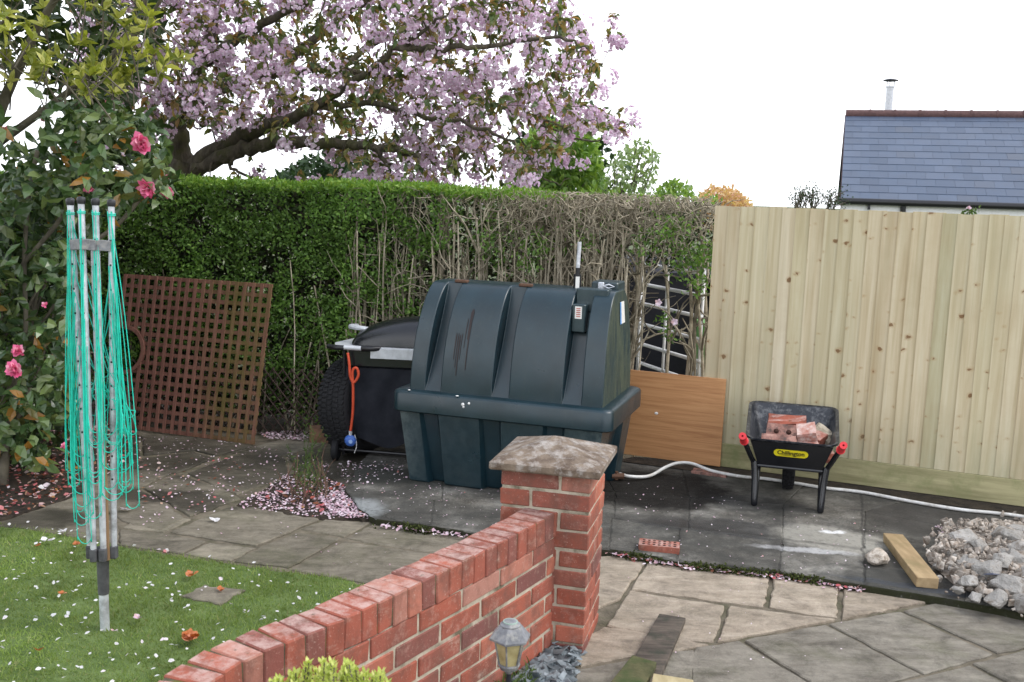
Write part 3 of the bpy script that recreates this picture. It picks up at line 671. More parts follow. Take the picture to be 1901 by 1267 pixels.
# brick pier
PC = np.array([.335, 3.925]); pu = nrm([.97, -.245]); pv = np.array([.245, .97]); pv = nrm(pv); S = .372
A = np.array([[pu[0], pu[1], 0], [pv[0], pv[1], 0], [0, 0, 1.0]])
def pp(a, b, z): return np.array([*(PC - pu * (S - a) + pv * b), z])      # a 0..S left to right, b 0..S front to back
pier = thing('brick_pier', 'square red brick pier with pointed stone cap at wall end', 'pier', pp(S / 2, S / 2, Z0))
mbb, mbm = MB(), MB()
z = .716 - .004; k = 0; hb = (S - MJ) / 3 + .0; Lb = S - MJ - hb
while z > -.14:
    # pin-wheel bond, mirrored every other course
    lay = [((0, Lb), (0, hb)), ((S - hb, S), (0, Lb)), ((S - Lb, S), (S - hb, S)), ((0, hb), (S - Lb, S))]
    if k % 2: lay = [((S - x1, S - x0), y) for (x0, x1), y in lay]
    for (x0, x1), (y0, y1) in lay:
        cbox(mbb, pp((x0 + x1) / 2, (y0 + y1) / 2, z - BH / 2), ((x1 - x0) / 2, (y1 - y0) / 2, BH / 2), .004, A, .0012)
    z -= BH + MJ; k += 1
cbox(mbm, pp(S / 2, S / 2, .288), (S / 2 - .005, S / 2 - .005, .428), 0, A)
mbb.build('brick_course', M['brick'], pier); mbm.build('mortar', M['mortar'], pier)
mb = MB(); O = .042; V = []; hs_ = S / 2 + O
rings = [(hs_ - .004, .716), (hs_, .722), (hs_, .746), (hs_ - .006, .751), (.012, .822)]
for hh, zz in rings:
    for sx, sy in ((-1, -1), (1, -1), (1, 1), (-1, 1)): V.append(pp(S / 2, S / 2, zz) + np.array([sx * hh, sy * hh, 0]) @ A)
fs = [(3, 2, 1, 0)]
for i in range(len(rings) - 1):
    for q in range(4): fs.append((i * 4 + q, i * 4 + (q + 1) % 4, (i + 1) * 4 + (q + 1) % 4, (i + 1) * 4 + q))
fs.append((16, 17, 18, 19)); mb.add(V, fs); mb.build('cap', M['cap'], pier)

# ================================================================== OIL TANK
ta = R(-18.5); tu = np.array([math.cos(ta), math.sin(ta), 0]); tv = np.array([-tu[1], tu[0], 0]); TO = G(752, 893, 0); TL, TD = 1.245, .80
def tp(u, v, z): return TO + tu * u + tv * v + np.array([0, 0, z])
TA = np.array([tu, tv, [0, 0, 1]])
tank = thing('oil_tank', 'large dark green plastic heating oil tank behind the brick pier', 'oil tank', tp(TL / 2, TD / 2, 0))
z0t, z1t = .585, 1.262
NT = 14
def prof(t, mode):
    e_v = 1 - math.cos(t * math.pi / 2); e_z = math.sin(t * math.pi / 2)
    v, zz = .92 * e_v + .08 * t, .86 * e_z + .14 * t
    if mode: v, zz = t + .07 * math.sin(math.pi * t), t - .02 * math.sin(math.pi * t)
    return .015 + .275 * v, z0t + (z1t - z0t) * zz
def uend(zf): return .012 + .038 * zf ** 1.7, TL + .015 - .012 * zf ** 1.5
br = [(0, .085, 0), (.085, .168, 1), (.168, .44, 0), (.44, .528, 1), (.528, .80, 0), (.80, .895, 1), (.895, 1, 0)]
bm = bmesh.new()
def vtx(f, t, mode, back):
    v, zz = prof(t, mode)
    ul, ur = uend((zz - z0t) / (z1t - z0t)); u = ul + f * (ur - ul)
    return tp(u, TD - .0 - v if back else v, zz)
ts = [i / NT for i in range(NT + 1)]
def quad(a, b, c, d):
    bm.faces.new([bm.verts.new(x) for x in (a, b, c, d)])
for back in (0, 1):
    for f0, f1, g in br:
        for i in range(NT): quad(vtx(f0, ts[i], g, back), vtx(f1, ts[i], g, back), vtx(f1, ts[i + 1], g, back), vtx(f0, ts[i + 1], g, back))
    for f in (.085, .168, .44, .528, .80, .895):
        for i in range(NT): quad(vtx(f, ts[i], 0, back), vtx(f, ts[i], 1, back), vtx(f, ts[i + 1], 1, back), vtx(f, ts[i + 1], 0, back))
for f0, f1, g in br: quad(vtx(f0, 1, g, 0), vtx(f1, 1, g, 0), vtx(f1, 1, g, 1), vtx(f0, 1, g, 1))
for f in (0, 1):
    for i in range(NT): quad(vtx(f, ts[i], 0, 0), vtx(f, ts[i + 1], 0, 0), vtx(f, ts[i + 1], 0, 1), vtx(f, ts[i], 0, 1))
bmesh.ops.remove_doubles(bm, verts=bm.verts, dist=.0015); bmesh.ops.recalc_face_normals(bm, faces=bm.faces)
me = bpy.data.meshes.new('upper_shell'); 
for f in bm.faces:
    f.smooth = True
    c = f.calc_center_median(); f.material_index = 1 if np.dot(np.array(c) - tp(TL - .06, 0, 0), tu) > 0 and abs(np.dot(np.array(f.normal), tu)) > .7 else 0
bm.to_mesh(me); bm.free(); me.set_sharp_from_angle(angle=R(30)); me.materials.append(M['tank']); me.materials.append(M['tank_end'])
shell = bpy.data.objects.new('upper_shell', me); C.objects.link(shell); shell.parent = tank; shell.matrix_parent_inverse = Matrix.Translation(tank.location).inverted()
bv = shell.modifiers.new('bevel', 'BEVEL'); bv.width = .007; bv.segments = 2; bv.limit_method = 'ANGLE'; bv.angle_limit = R(32)
def rrect(hu, hv, r, n=6):
    out = []
    for cx, cy, a0 in ((hu - r, hv - r, 0), (-hu + r, hv - r, 90), (-hu + r, -hv + r, 180), (hu - r, -hv + r, 270)):
        for i in range(n + 1):
            a = R(a0 + 90 * i / n); out.append((cx + r * math.cos(a), cy + r * math.sin(a)))
    return out
def loft(mb, rings, cap=True):
    n = len(rings[0]); V = np.concatenate([np.array(r) for r in rings]); fs = []
    for i in range(len(rings) - 1):
        for k in range(n): fs.append((i * n + k, i * n + (k + 1) % n, (i + 1) * n + (k + 1) % n, (i + 1) * n + k))
    if cap: fs += [tuple(reversed(range(n))), tuple(range((len(rings) - 1) * n, len(rings) * n))]
    mb.add(V, fs)
mb = MB(); rg = []
for zz, e in ((.455, -.03), (.460, -.008), (.468, 0), (.572, 0), (.585, -.006), (.592, -.02), (.596, -.06)):
    rg.append([tp(TL / 2 + x, TD / 2 + y, zz) for x, y in rrect(TL / 2 + .088 + e, TD / 2 + .05 + e, .065)])
loft(mb, rg); lip = mb.build('rim', M['tank'], tank, True, 40)
mb = MB()
def outline(ex, rec):
    fr = [(0, 0), (.10, 0), (.115, rec), (.185, rec), (.20, 0), (.405, 0), (.42, rec), (.50, rec), (.515, 0), (.72, 0), (.735, rec), (.81, rec), (.825, 0), (1, 0)]
    pts = [(-ex + f * (TL + 2 * ex), -ex + d) for f, d in fr]
    pts += [(TL + ex, .2), (TL + ex - rec, .23), (TL + ex - rec, .55), (TL + ex, .58), (TL + ex, TD + ex)]
    pts += [(-ex + f * (TL + 2 * ex), TD + ex - d) for f, d in reversed(fr[:-1])]
    return pts
rg = [[tp(x, y, zz) for x, y in outline(ex, rec)] for zz, ex, rec in ((0, -.03, .06), (.01, -.022, .06), (.46, .03, .022))]
loft(mb, rg); mb.build('lower_shell', M['tank'], tank, True, 25)
# lid box, filler hood, padlock, brackets, gauge pipe, labels
def ftop(f, v, z):
    ul, ur = uend(min(1, (z - z0t) / (z1t - z0t))); return tp(ul + f * (ur - ul), v, z)
mb = MB(); cbox(mb, ftop(.885, .285, 1.205), (.100, .05, .070), .006, TA); cbox(mb, ftop(.835, .205, 1.10), (.042, .05, .085), .006, TA); mb.build('inspection_cover', M['tank'], tank)
mb = MB(); cbox(mb, ftop(.915, .50, 1.258), (.085, .10, .050), .008, TA); mb.build('filler_hood', M['tank'], tank)
mb = MB()
c0 = ftop(.90, .385, 1.285)
cbox(mb, c0, (.018, .012, .022), .004, TA); tube(mb, [c0 + tu * .015 + tv * -.01, c0 + tu * .05 - tv * .01 + [0, 0, .012], c0 + tu * .085 - tv * .01, c0 + tu * .05 - tv * .01 - [0, 0, .012], c0 + tu * .015 - tv * .012], .005, 6)
mb.build('padlock', M['steel'], tank)
for f in (.125, .485):
    mb = MB(); cbox(mb, ftop(f + .03, .30, 1.268), (.042, .02, .009), .003, TA); mb.build('bracket', M['rust'], tank)
mb = MB(); q = ftop(.775, .37, 1.25); tube(mb, [q, q + [0, 0, .10]], .024, 12); tube(mb, [q + [0, 0, .10], q + [0, 0, .14]], .014, 10); pipe = mb.build('gauge_pipe', M['black'], tank, True, 40)
mb = MB(); tube(mb, [q + [0, 0, .135], q + [0.004, 0, .30]], .013, 10); mb.build('gauge_tube', M['steel'], pipe, True, 40)
mb = MB(); cbox(mb, q + np.array([0, -.0245, .05]), (.012, .0015, .036), 0); mb.build('gauge_label', M['label'], pipe)
mb = MB(); cbox(mb, ftop(.835, .1535, 1.135), (.021, .0015, .037), 0, TA); lab = mb.build('sticker', M['label'], tank)
mb = MB()
for i in range(5): cbox(mb, ftop(.835, .1512, 1.160 - i * .012), (.013, .0008, .0032), 0, TA)
mb.build('print', M['print'], lab)
# end label lies on the sloping end wall
vv, zz = .34, 1.10
def endp(v, z, off=.003):
    _, ur = uend((z - z0t) / (z1t - z0t)); return tp(ur + off, v, z)
mb = MB(); mb.add([endp(.40, 1.05), endp(.54, 1.05), endp(.50, 1.19), endp(.38, 1.19)], [(0, 1, 2, 3)]); lab = mb.build('end_label', M['label'], tank)
mb = MB(); mb.add([endp(.40, 1.05, .005), endp(.435, 1.05, .005), endp(.41, 1.19, .005), endp(.38, 1.19, .005)], [(0, 1, 2, 3)]); mb.build('print', M['labelblue'], lab)
# oil drips on the front panel and bird droppings on the rim
mb = MB()
for f, t0, t1, w in ((.288, .60, .36, .011), (.292, .50, .16, .005), (.272, .52, .30, .003), (.225, .40, .22, .004), (.236, .40, .17, .004), (.246, .39, .12, .005), (.256, .40, .22, .003)):
    a = [vtx(f, t0 + (t1 - t0) * k / 8, 0, 0) - tv * .0028 for k in range(9)]; V = []
    for k, p in enumerate(a):
        ww = w * (1 - .5 * k / 8) * (.4 if k == 0 else 1); V += [p - tu * ww, p + tu * ww]
    mb.add(V, [(2 * k, 2 * k + 1, 2 * k + 3, 2 * k + 2) for k in range(8)])
mb.build('oil_drip', plain('oil_stain', (.02, .012, .012), .5), tank)
for u, v, zz, s_ in ((.40, -.0525, .545, .012), (.44, -.0525, .555, .009), (.36, -.048, .594, .012), (.405, -.0525, .53, .008), (.03, -.03, .597, .01)):
    mb = MB(); lathe(mb, [(s_ * .3, -.002), (s_, 0), (s_ * .5, .003)], 7, tp(u, v, zz), np.array([tu, [0, 0, 1], -tv]) if zz < .59 else TA); mb.build('bird_dropping', M['white'], tank, True)

# ================================================================== FENCE
f0 = np.array([1.345, 6.885]); fd = nrm([.922, -.386]); fn = np.array([-fd[1], fd[0]])    # fn points away from camera
FA = np.array([[fd[0], fd[1], 0], [fn[0], fn[1], 0], [0, 0, 1]])
fence = thing('board_fence', 'new pale closeboard timber fence with knotty upright boards', 'fence', (*f0, 0))
FLEN, bwid = 4.0, .0885
mb = MB(); s = 0
while s < FLEN:
    wv = bwid + .02; V = []
    a0 = f0 + fd * s; zt_, zb_ = 1.80 + random.uniform(-.004, .004), .175
    j = random.uniform(0, .003)
    # feather edge: thick edge (left) standing proud, thin edge tucked
    prf = [(0, -.010 - j), (wv, -.001), (wv, .004), (0, .006)]
    for zz in (zb_, zt_):
        for ds, dn in prf: V.append((*(a0 + fd * ds + fn * dn), zz))
    V = np.array(V); mb.add(V, orient(V.mean(0), V, [(0, 1, 2, 3), (4, 5, 6, 7), (0, 1, 5, 4), (1, 2, 6, 5), (2, 3, 7, 6), (3, 0, 4, 7)]))
    s += bwid * random.uniform(.94, 1.06)
mb.build('boards', M['fence'], fence)
mb = MB(); cbox(mb, [*(f0 + fd * (FLEN / 2 + .02) - fn * .003), .09], (FLEN / 2 - .01, .011, .083), .003, FA); gb = mb.build('gravel_board', M['gravel_board'], fence)
for k in range(3):
    mb = MB(); cbox(mb, [*(f0 + fd * (.06 + 1.83 * k) + fn * .065), .85], (.045, .045, .93), .005, FA); mb.build('post', M['post'], fence)
for zz in (.4, 1.0, 1.55):
    mb = MB(); cbox(mb, [*(f0 + fd * FLEN / 2 + fn * .032), zz], (FLEN / 2, .022, .03), .003, FA); mb.build('rail', M['post'], fence)

# wood effect board leaning on the fence behind the tank
bA = G(1340, 866, 0) - np.array([*fn, 0]) * .068; bl = .80
bd_ = np.array([-fd[0], -fd[1], 0]); lean = nrm(np.array([fn[0] * .045, fn[1] * .045, 1.0])); bnv = np.cross(bd_, lean)
mb = MB(); cbox(mb, bA + bd_ * bl / 2 + lean * .307 + np.array([0, 0, .012]), (bl / 2, .305, .009), .0015, np.array([bd_, lean, bnv]))
board = mb.build('chipboard_panel', M['oak']); tag(board, 'orange brown wood effect board leaning on the fence beside the tank', 'board')
mb = MB(); q = bA + bd_ * .47 + lean * .335 - bnv * 0; sgn = -1 if np.dot(bnv, [0, -1, 0]) < 0 else 1
lathe(mb, [(.004, 0), (.014, .001), (.010, .004), (.003, .005)], 9, q + bnv * sgn * .0095, np.array([bd_, lean * .7, bnv * sgn])); mb.build('chipped_patch', M['label'], board)

# ================================================================== HEDGE
hp = np.array([1.42, 7.04]); hd = nrm([-.9875, .158]); hn = np.array([-hd[1] * -1, hd[0] * -1]); hn = np.array([-.158, -.9875])
def hpt(s, o, z): return np.stack([hp[0] + hd[0] * s + hn[0] * o, hp[1] + hd[1] * s + hn[1] * o, z], -1)
hedge = thing('privet_hedge', 'tall clipped privet hedge, leafy at left and bare stems at right', 'hedge', (-1.5, 7.9, Z0))
HL = 6.2
def topz(s): return 1.845 + .012 * np.sin(s * 3.1) + .008 * np.sin(s * 9.3)
def hedge_leaves(n, s, o, z, size, spread=.5):
    P = hpt(s, o, z); D = rdir(n); D[:, 0] += hn[0] * spread; D[:, 1] += hn[1] * spread; D[:, 2] += .25
    N = rdir(n, .7); N[:, 1] -= .5
    return P, D, N, rng.uniform(size * .7, size * 1.25, n), rng.uniform(size * .2, size * .3, n)
mbl, mbt = MB(), MB()
# front face of the leafy part, with bumps in depth
n = 95000; s = rng.uniform(0, HL, n); z = rng.uniform(0.02, 1.84, n)
bump = np.array([n3((a, 0, b), 3.2) * .05 + n3((a, 5, b), 9) * .035 for a, b in zip(s, z)])
o = bump - np.abs(rng.normal(0, .07, n)) + .02
dens = np.clip((s - 1.15) / 1.1, 0.0, 1)                       # fades out to the bare end
dens = np.where(z > 1.35, np.clip((s - .75) / 1.2, .05, 1), dens)
dens = np.where((z < .75), dens * np.clip(.15 + z * 1.0, 0, 1) * np.where(s < 2.6, .6, 1), dens)
gap = np.array([n3((a * 1.0, 9, b), 5) for a, b in zip(s, z)])
keep = (rng.random(n) < dens * np.clip(.75 + gap * 1.6, .12, 1.1)) & (z < topz(s)); keep &= ~((s < 2.2) & (rng.random(n) < .35 - gap * .8))
keep &= ~((s < 2.0) & (rng.random(n) < .45)); k = keep.sum(); leaves(mbl, *hedge_leaves(k, s[keep], o[keep] - np.where(s[keep] < 1.9, .12, 0), z[keep], .036))
# inner dark filling, seen between the front leaves and stems
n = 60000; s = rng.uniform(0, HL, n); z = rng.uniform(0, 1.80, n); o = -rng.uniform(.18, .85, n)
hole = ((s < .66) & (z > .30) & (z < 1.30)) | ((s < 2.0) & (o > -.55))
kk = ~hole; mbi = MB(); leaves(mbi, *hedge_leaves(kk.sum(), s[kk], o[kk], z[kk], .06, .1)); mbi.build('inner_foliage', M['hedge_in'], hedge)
# green tufts among the bare stems
for (cs, cz, r_, m_) in ((.35, 1.60, .16, 260), (.2, 1.42, .14, 240), (.12, 1.25, .08, 70), (.55, 1.5, .10, 60), (.95, 1.52, .09, 70), (1.25, 1.45, .10, 80), (1.35, 1.35, .10, 80), (.34, .98, .06, 34), (.30, .85, .05, 20), (1.6, 1.5, .12, 130), (.05, 1.45, .12, 160)):
    P = hpt(cs, -.05, np.array(cz)) + rng.normal(0, r_ * .55, (m_, 3)); leaves(mbl, P, rdir(m_), rdir(m_, .7), rng.uniform(.028, .048, m_), .009)
mbl.build('foliage', M['hedge'], hedge)
# clipped top, sunlit brightness put into the leaf colour
n = 26000; s = rng.uniform(0, HL, n); o = rng.uniform(-.85, .05, n); keep = rng.random(n) < np.clip((s - 1.0) / .9, .03, 1)
s, o = s[keep], o[keep]; z = topz(s) + rng.normal(0, .018, len(s)) - .01
n = len(s); P = hpt(s, o, z); D = rdir(n, 1.1); leaves(mbt, P, D, rdir(n, .2), rng.uniform(.025, .045, n), .009)
mbt.build('sunlit_top_shoots', M['hedge_top'], hedge)
# stems
mbs = MB()
def stem(s, o, z0, z1, r, lean=0.0, n=7, wob=.02):
    pts = []; ph = random.random() * 9
    for i in range(n):
        t = i / (n - 1); pts.append(hpt(s + lean * t + wob * math.sin(ph + t * 5) * t, o + wob * math.cos(ph * 2 + t * 4) * t, np.array(z0 + (z1 - z0) * t)))
    tube(mbs, pts, [r * (1 - .45 * i / (n - 1)) for i in range(n)], 6, False); return pts
def twig(p, d, L, r):
    pts = [np.array(p)]; d = nrm(d)
    for i in range(4): d = nrm(d + rng.normal(0, .32, 3)); pts.append(pts[-1] + d * L / 4)
    for q in pts: q[2] = min(q[2], 1.845 + random.uniform(-.015, .02))
    tube(mbs, pts, [r, r * .85, r * .7, r * .5, r * .3], 4, False); return pts
for i in range(74):
    s = abs(random.gauss(0, 1)) * 1.5 if i > 46 else random.uniform(.06, 2.5)
    if s < .62 and i % 2: s += .7
    if s > 3.4: s = random.uniform(0, 2)
    r = random.choice((.009, .011, .013, .017, .022)); zt_ = random.uniform(1.05, 1.7)
    pts = stem(s, random.uniform(-.42, -.06) - (.05 if s < .7 else 0), -.05, zt_, r, random.gauss(0, .09), 8, .035)
    for b in range(random.randint(3, 5)):
        q = pts[random.randint(3, 7)]
        tw = twig(q, (random.gauss(0, .4), random.gauss(0, .25), 1), random.uniform(.3, .6), r * .62)
        twig(tw[2], (random.gauss(0, .9), random.gauss(0, .4), .9), random.uniform(.15, .4), r * .4)
for i in range(84):
    s = random.uniform(.5, 2.7) ; pts = stem(s, random.uniform(-.10, .03), -.05, random.uniform(1.2, 1.78), random.choice((.006, .008, .010, .012)), random.gauss(0, .07), 9, .022)
    for b in range(2): twig(pts[random.randint(4, 8)], (random.gauss(0, .35), random.gauss(0, .2), 1), random.uniform(.2, .45), .005)
for i in range(26): stem(random.uniform(2.4, 4.6), random.uniform(-.12, .03), -.05, random.uniform(.5, 1.3), random.uniform(.006, .012), random.gauss(0, .12), 6, .03)
# tangle of cut twigs near the top of the bare half
for i in range(1150):
    s = abs(random.gauss(0, 1)) * 1.0 + random.uniform(0, .6) if i % 3 else random.uniform(0, 1.6)
    if s > 2.6: continue
    z = 1.84 - abs(random.gauss(0, .2)) - .05
    p = hpt(s, random.uniform(-.35, .03), np.array(z)); d = (random.gauss(0, .6), random.gauss(0, .4), random.gauss(.8, .5))
    q = twig(p, d, random.uniform(.08, .28), random.uniform(.0025, .006))
for i in range(500):
    s = random.uniform(0, 2.2); p = hpt(s, random.uniform(-.8, .04), np.array(random.uniform(1.74, 1.82))); twig(p, (random.gauss(0, .8), random.gauss(0, .5), .7), random.uniform(.05, .12), .004)
for i in range(420):
    s = random.uniform(.55, 2.6); p = hpt(s, random.uniform(-.45, -.02), np.array(random.uniform(.1, 1.4))); twig(p, (random.gauss(0, 1), random.gauss(0, .5), random.gauss(.4, .7)), random.uniform(.1, .35), random.uniform(.0015, .004))
mbs.build('stems', M['stem'], hedge, True)
# small pink blossoms caught in the bare stems
for (px, py) in ((1252, 598), (1222, 562)):
    mb = MB(); c = AT(px, py, 6.93)
    an = np.arange(5) * 2 * math.pi / 5 + random.random(); D = np.stack([np.cos(an), np.full(5, -.25), np.sin(an)], 1)
    leaves(mb, np.repeat(c[None], 5, 0), D, np.tile([0, -1.0, 0], (5, 1)), .028, .013, .1, .1)
    o_ = mb.build('caught_blossom', M['petal_pink']); tag(o_, 'small pale pink blossom caught among bare hedge stems' + (', lower one with open petals' if px == 1252 else ', upper one beside a green tuft'), 'blossom', 'blossoms caught in the hedge')

# ================================================================== LATTICE PANEL
tBL, tBR = G(205, 791, Z0), G(473, 826, Z0); td = nrm(tBR - tBL); tW = np.linalg.norm(tBR - tBL)
tTR = AT(507, 528, 7.27); tup = nrm(tTR - tBR); tH = np.linalg.norm(tTR - tBR); tn = np.cross(td, tup)
if tn[1] > 0: tn = -tn
lat = thing('trellis_panel', 'red brown square lattice trellis leaning on the hedge', 'trellis', tBL)
TLA = np.array([td, tup, tn])
def tq(a, b, c=0): return tBL + td * a + tup * b + tn * c
tX0 = 0.0; nv, nh = 19, 17; gw = .029
cxh, cyh, rh = .06, .60, .175
mb = MB()
for i in range(nv):
    a = tX0 + (tW - tX0 - gw * .5) * i / (nv - 1)
    segs = [(0, tH)]
    dx = abs(a - cxh)
    if dx < rh: hh = math.sqrt(rh * rh - dx * dx); segs = [(0, cyh - hh), (cyh + hh, tH)]
    for b0_, b1_ in segs: cbox(mb, tq(a, (b0_ + b1_) / 2, .008), (gw / 2, (b1_ - b0_) / 2, .004), .001, TLA, .0008)
for i in range(nh):
    b = gw * .5 + (tH - gw) * i / (nh - 1); a0 = tX0
    if abs(b - cyh) < rh: a0 = cxh + math.sqrt(rh * rh - (b - cyh) ** 2)
    cbox(mb, tq((a0 + tW) / 2, b, -.001), ((tW - a0) / 2, gw / 2, .004), .001, TLA, .0008)
mb.build('lattice', M['lattice'], lat)
mb = MB(); pts = [tq(cxh + rh * math.cos(a), cyh + rh * math.sin(a), .006) for a in np.linspace(R(-95), R(95), 24)]; V = []
for i, a in enumerate(np.linspace(R(-95), R(95), 24)):
    for rr, cc in ((rh - .014, -.008), (rh + .014, -.008), (rh + .014, .018), (rh - .014, .018)): V.append(tq(cxh + rr * math.cos(a), cyh + rr * math.sin(a), cc))
fs = [(i * 4 + k, i * 4 + (k + 1) % 4, i * 4 + 4 + (k + 1) % 4, i * 4 + 4 + k) for i in range(23) for k in range(4)]; mb.add(V, fs); mb.build('arch_trim', M['lattice'], lat)

# expanding willow trellis along the hedge foot
wt = thing('willow_trellis', 'low dark diamond willow trellis at the foot of the hedge', 'trellis', hpt(3.0, .06, np.array(Z0)))
mb = MB()
for sg in (-1, 1):
    for i in range(34):
        s0 = 2.15 + i * .075; pts = []
        for k in range(6):
            t = k / 5; s = s0 + sg * .42 * t
            pts.append(hpt(s, .075 + .006 * sg + .004 * math.sin(i * 3 + k), np.array(Z0 + .02 + .5 * t)))
        tube(mb, pts, .0055, 5)
mb.build('rods', M['willow'], wt, True)

# ================================================================== TYRE
tc = np.array([-1.085, 7.06, Z0 + .345]); tax = nrm([.90, -.42, .12]); te1 = nrm(np.cross([0, 0, 1], tax)); te2 = np.cross(tax, te1); YA = np.array([te1, te2, tax])
tyre = thing('car_tyre', 'big black chunky tread tyre standing behind the barbecue', 'tyre', tc - np.array([0, 0, .345]))
mb = MB(); pr = [(.20, -.075), (.23, -.10), (.28, -.115), (.315, -.108), (.33, -.09), (.336, -.05), (.338, 0), (.336, .05), (.33, .09), (.315, .108), (.28, .115), (.23, .10), (.20, .075), (.19, .0)]
lathe(mb, pr + [pr[0]], 48, tc, YA, cap=False); mb.build('carcass', M['rubber'], tyre, True, 50)
mb = MB()
for j, (w_, hw) in enumerate(((-.088, .017), (-.046, .017), (0, .016), (.046, .017), (.088, .017))):
    for i in range(60):
        a = 2 * math.pi * (i + .5 * (j % 2)) / 60; er = te1 * math.cos(a) + te2 * math.sin(a); et = -te1 * math.sin(a) + te2 * math.cos(a)
        rr = .338 if abs(w_) < .08 else .329
        cbox(mb, tc + er * (rr + .001) + tax * w_, (.0125, hw, .007), .002, np.array([nrm(et + tax * (.35 if j % 2 else -.35)), tax, er]))
mb.build('tread', M['rubber'], tyre)

# ================================================================== BARBECUE
ba = R(-4); bu = np.array([math.cos(ba), math.sin(ba), 0]); bvv = np.array([-bu[1], bu[0], 0]); BO = np.array([-1.235, 6.80, Z0]); BA = np.array([bu, bvv, [0, 0, 1]])
def bp(u, v, z): return BO + bu * u + bvv * v + np.array([0, 0, z])
bbq = thing('gas_barbecue', 'black gas barbecue trolley with silver side shelf beside the tank', 'barbecue', bp(.35, .2, 0))
SH = .80
mb = MB(); V = [bp(u, v, z) for z in (SH, SH + .012) for u, v in ((.03, .0), (.5, -.02), (.62, -.02), (.62, .4), (.09, .4), (.0, .12))]
mb.add(V, [(5, 4, 3, 2, 1, 0), (6, 7, 8, 9, 10, 11)] + [(k, (k + 1) % 6, 6 + (k + 1) % 6, 6 + k) for k in range(6)])
cbox(mb, bp(.45, -.022, SH - .03), (.17, .004, .036), .002, BA); shelf = mb.build('side_shelf', M['silver'], bbq)
mb = MB(); tube(mb, [bp(.10, -.035, SH + .004), bp(.22, -.04, SH + .002)], .016, 10); mb.build('rail', M['silver'], shelf, True, 40)
for u0, u1 in ((-.015, .10), (.22, .345)):
    mb = MB(); tube(mb, spline([bp(u0 + (.0 if u0 > 0 else 0), -.03 + (.03 if u0 < 0 else 0), SH + .004), bp((u0 + u1) / 2, -.038, SH + .003), bp(u1, -.037 + (.03 if u0 > 0 else 0), SH + .002)], 4), .0175, 10); mb.build('corner_bumper', M['black'], shelf, True, 40)
mb = MB(); lathe(mb, [(.065, .0), (.088, .0), (.088, .012), (.065, .012), (.065, 0)], 28, bp(.25, .12, SH + .013), BA, cap=False); mb.build('burner_ring', M['black_metal'], shelf, True, 40)
mb = MB(); tube(mb, spline([bp(.10, .36, SH + .10), bp(.085, .22, SH + .115), bp(.16, .16, SH + .115), bp(.3, .16, SH + .10)], 6), .017, 8); mb.build('handle', M['silver'], bbq, True, 40)
mb = MB(); rg = []
for u, h, dv in ((.125, .006, .10), (.135, .035, .15), (.17, .08, .18), (.24, .12, .195), (.32, .15, .20), (.42, .175, .205), (.52, .19, .205), (.60, .195, .205)):
    rg.append([bp(u, .20 - dv * math.cos(a), SH + .016 + h * math.sin(a) ** .8) for a in np.linspace(0, math.pi, 15)])
loft(mb, rg); mb.build('hood', M['black_metal'], bbq, True, 50)
mb = MB(); cbox(mb, bp(.37, .18, SH - .075), (.25, .17, .06), .01, BA); mb.build('firebox', M['black_metal'], bbq)
mb = MB(); nu, nz = 20, 14; V = []
for i in range(nu + 1):
    for j in range(nz + 1):
        u = .10 + .50 * i / nu; zz = .66 - (.53 - .03 * math.sin(i * .4)) * j / nz
        V.append(bp(u, .03 + .012 * math.sin(u * 31 + j * .25) * j / nz + .008 * math.sin((u * 3 + j / nz) * 9), zz))
fs = [(i * (nz + 1) + j, (i + 1) * (nz + 1) + j, (i + 1) * (nz + 1) + j + 1, i * (nz + 1) + j + 1) for i in range(nu) for j in range(nz)]
mb.add(V, fs); V2 = [np.array(x) + bvv * .36 for x in V]; mb.add(V2, fs)
e0 = list(range(nz + 1)); mb.add([V[k] for k in e0] + [V2[k] for k in e0], [(j, j + 1, nz + 2 + j, nz + 1 + j) for j in range(nz)])
mb.add([bp(.10, .03, .66), bp(.60, .03, .66), bp(.60, .39, .66), bp(.10, .39, .66)], [(0, 1, 2, 3)])
mb.build('cover', M['cloth'], bbq, True, 60)
mb = MB()
for v in (.04, .36): tube(mb, [bp(.085, v, .04), bp(.085, v, SH - .02)], .011, 8)
tube(mb, [bp(.05, .04, .075), bp(.62, .03, .062)], .010, 8); tube(mb, [bp(.05, .36, .075), bp(.62, .36, .062)], .010, 8); mb.build('frame', M['black'], bbq, True, 40)
for v in (.03, .37):
    mb = MB(); lathe(mb, [(.02, -.022), (.062, -.024), (.075, -.014), (.075, .014), (.062, .024), (.02, .022)], 24, bp(.035, v, .075), np.array([bvv, [0, 0, 1], bu])); w = mb.build('wheel', M['rubber'], bbq, True, 40)
mb = MB(); a = bp(.13, -.045, SH - .03)
hp_ = spline([a, a + [.012, -.01, -.07], a + [.02, -.012, -.16], a + [.045, -.012, -.20], a + [.075, -.012, -.15], a + [.062, -.012, -.10], a + [.035, -.01, -.125], a + [.040, -.012, -.24], a + [.040, -.012, -.40], a + [.025, -.012, -.55]], 6)
tube(mb, hp_, .0095, 8); hose = mb.build('gas_hose', M['hose_red'], bbq, True)
mb = MB(); tube(mb, [hp_[-1] + [0, 0, .012], hp_[-1] - [0, 0, .02]], .012, 8); mb.build('hose_clip', M['steel'], hose, True, 40)
mb = MB(); rc = hp_[-1] + np.array([0, 0, -.055]); lathe(mb, [(.012, -.022), (.034, -.02), (.04, -.008), (.04, .008), (.03, .02), (.014, .024), (.012, .03)], 18, rc, np.array([[1, 0, 0], [0, 0, 1], [.2, -1, 0]])); reg = mb.build('regulator', M['blue'], hose, True, 40)
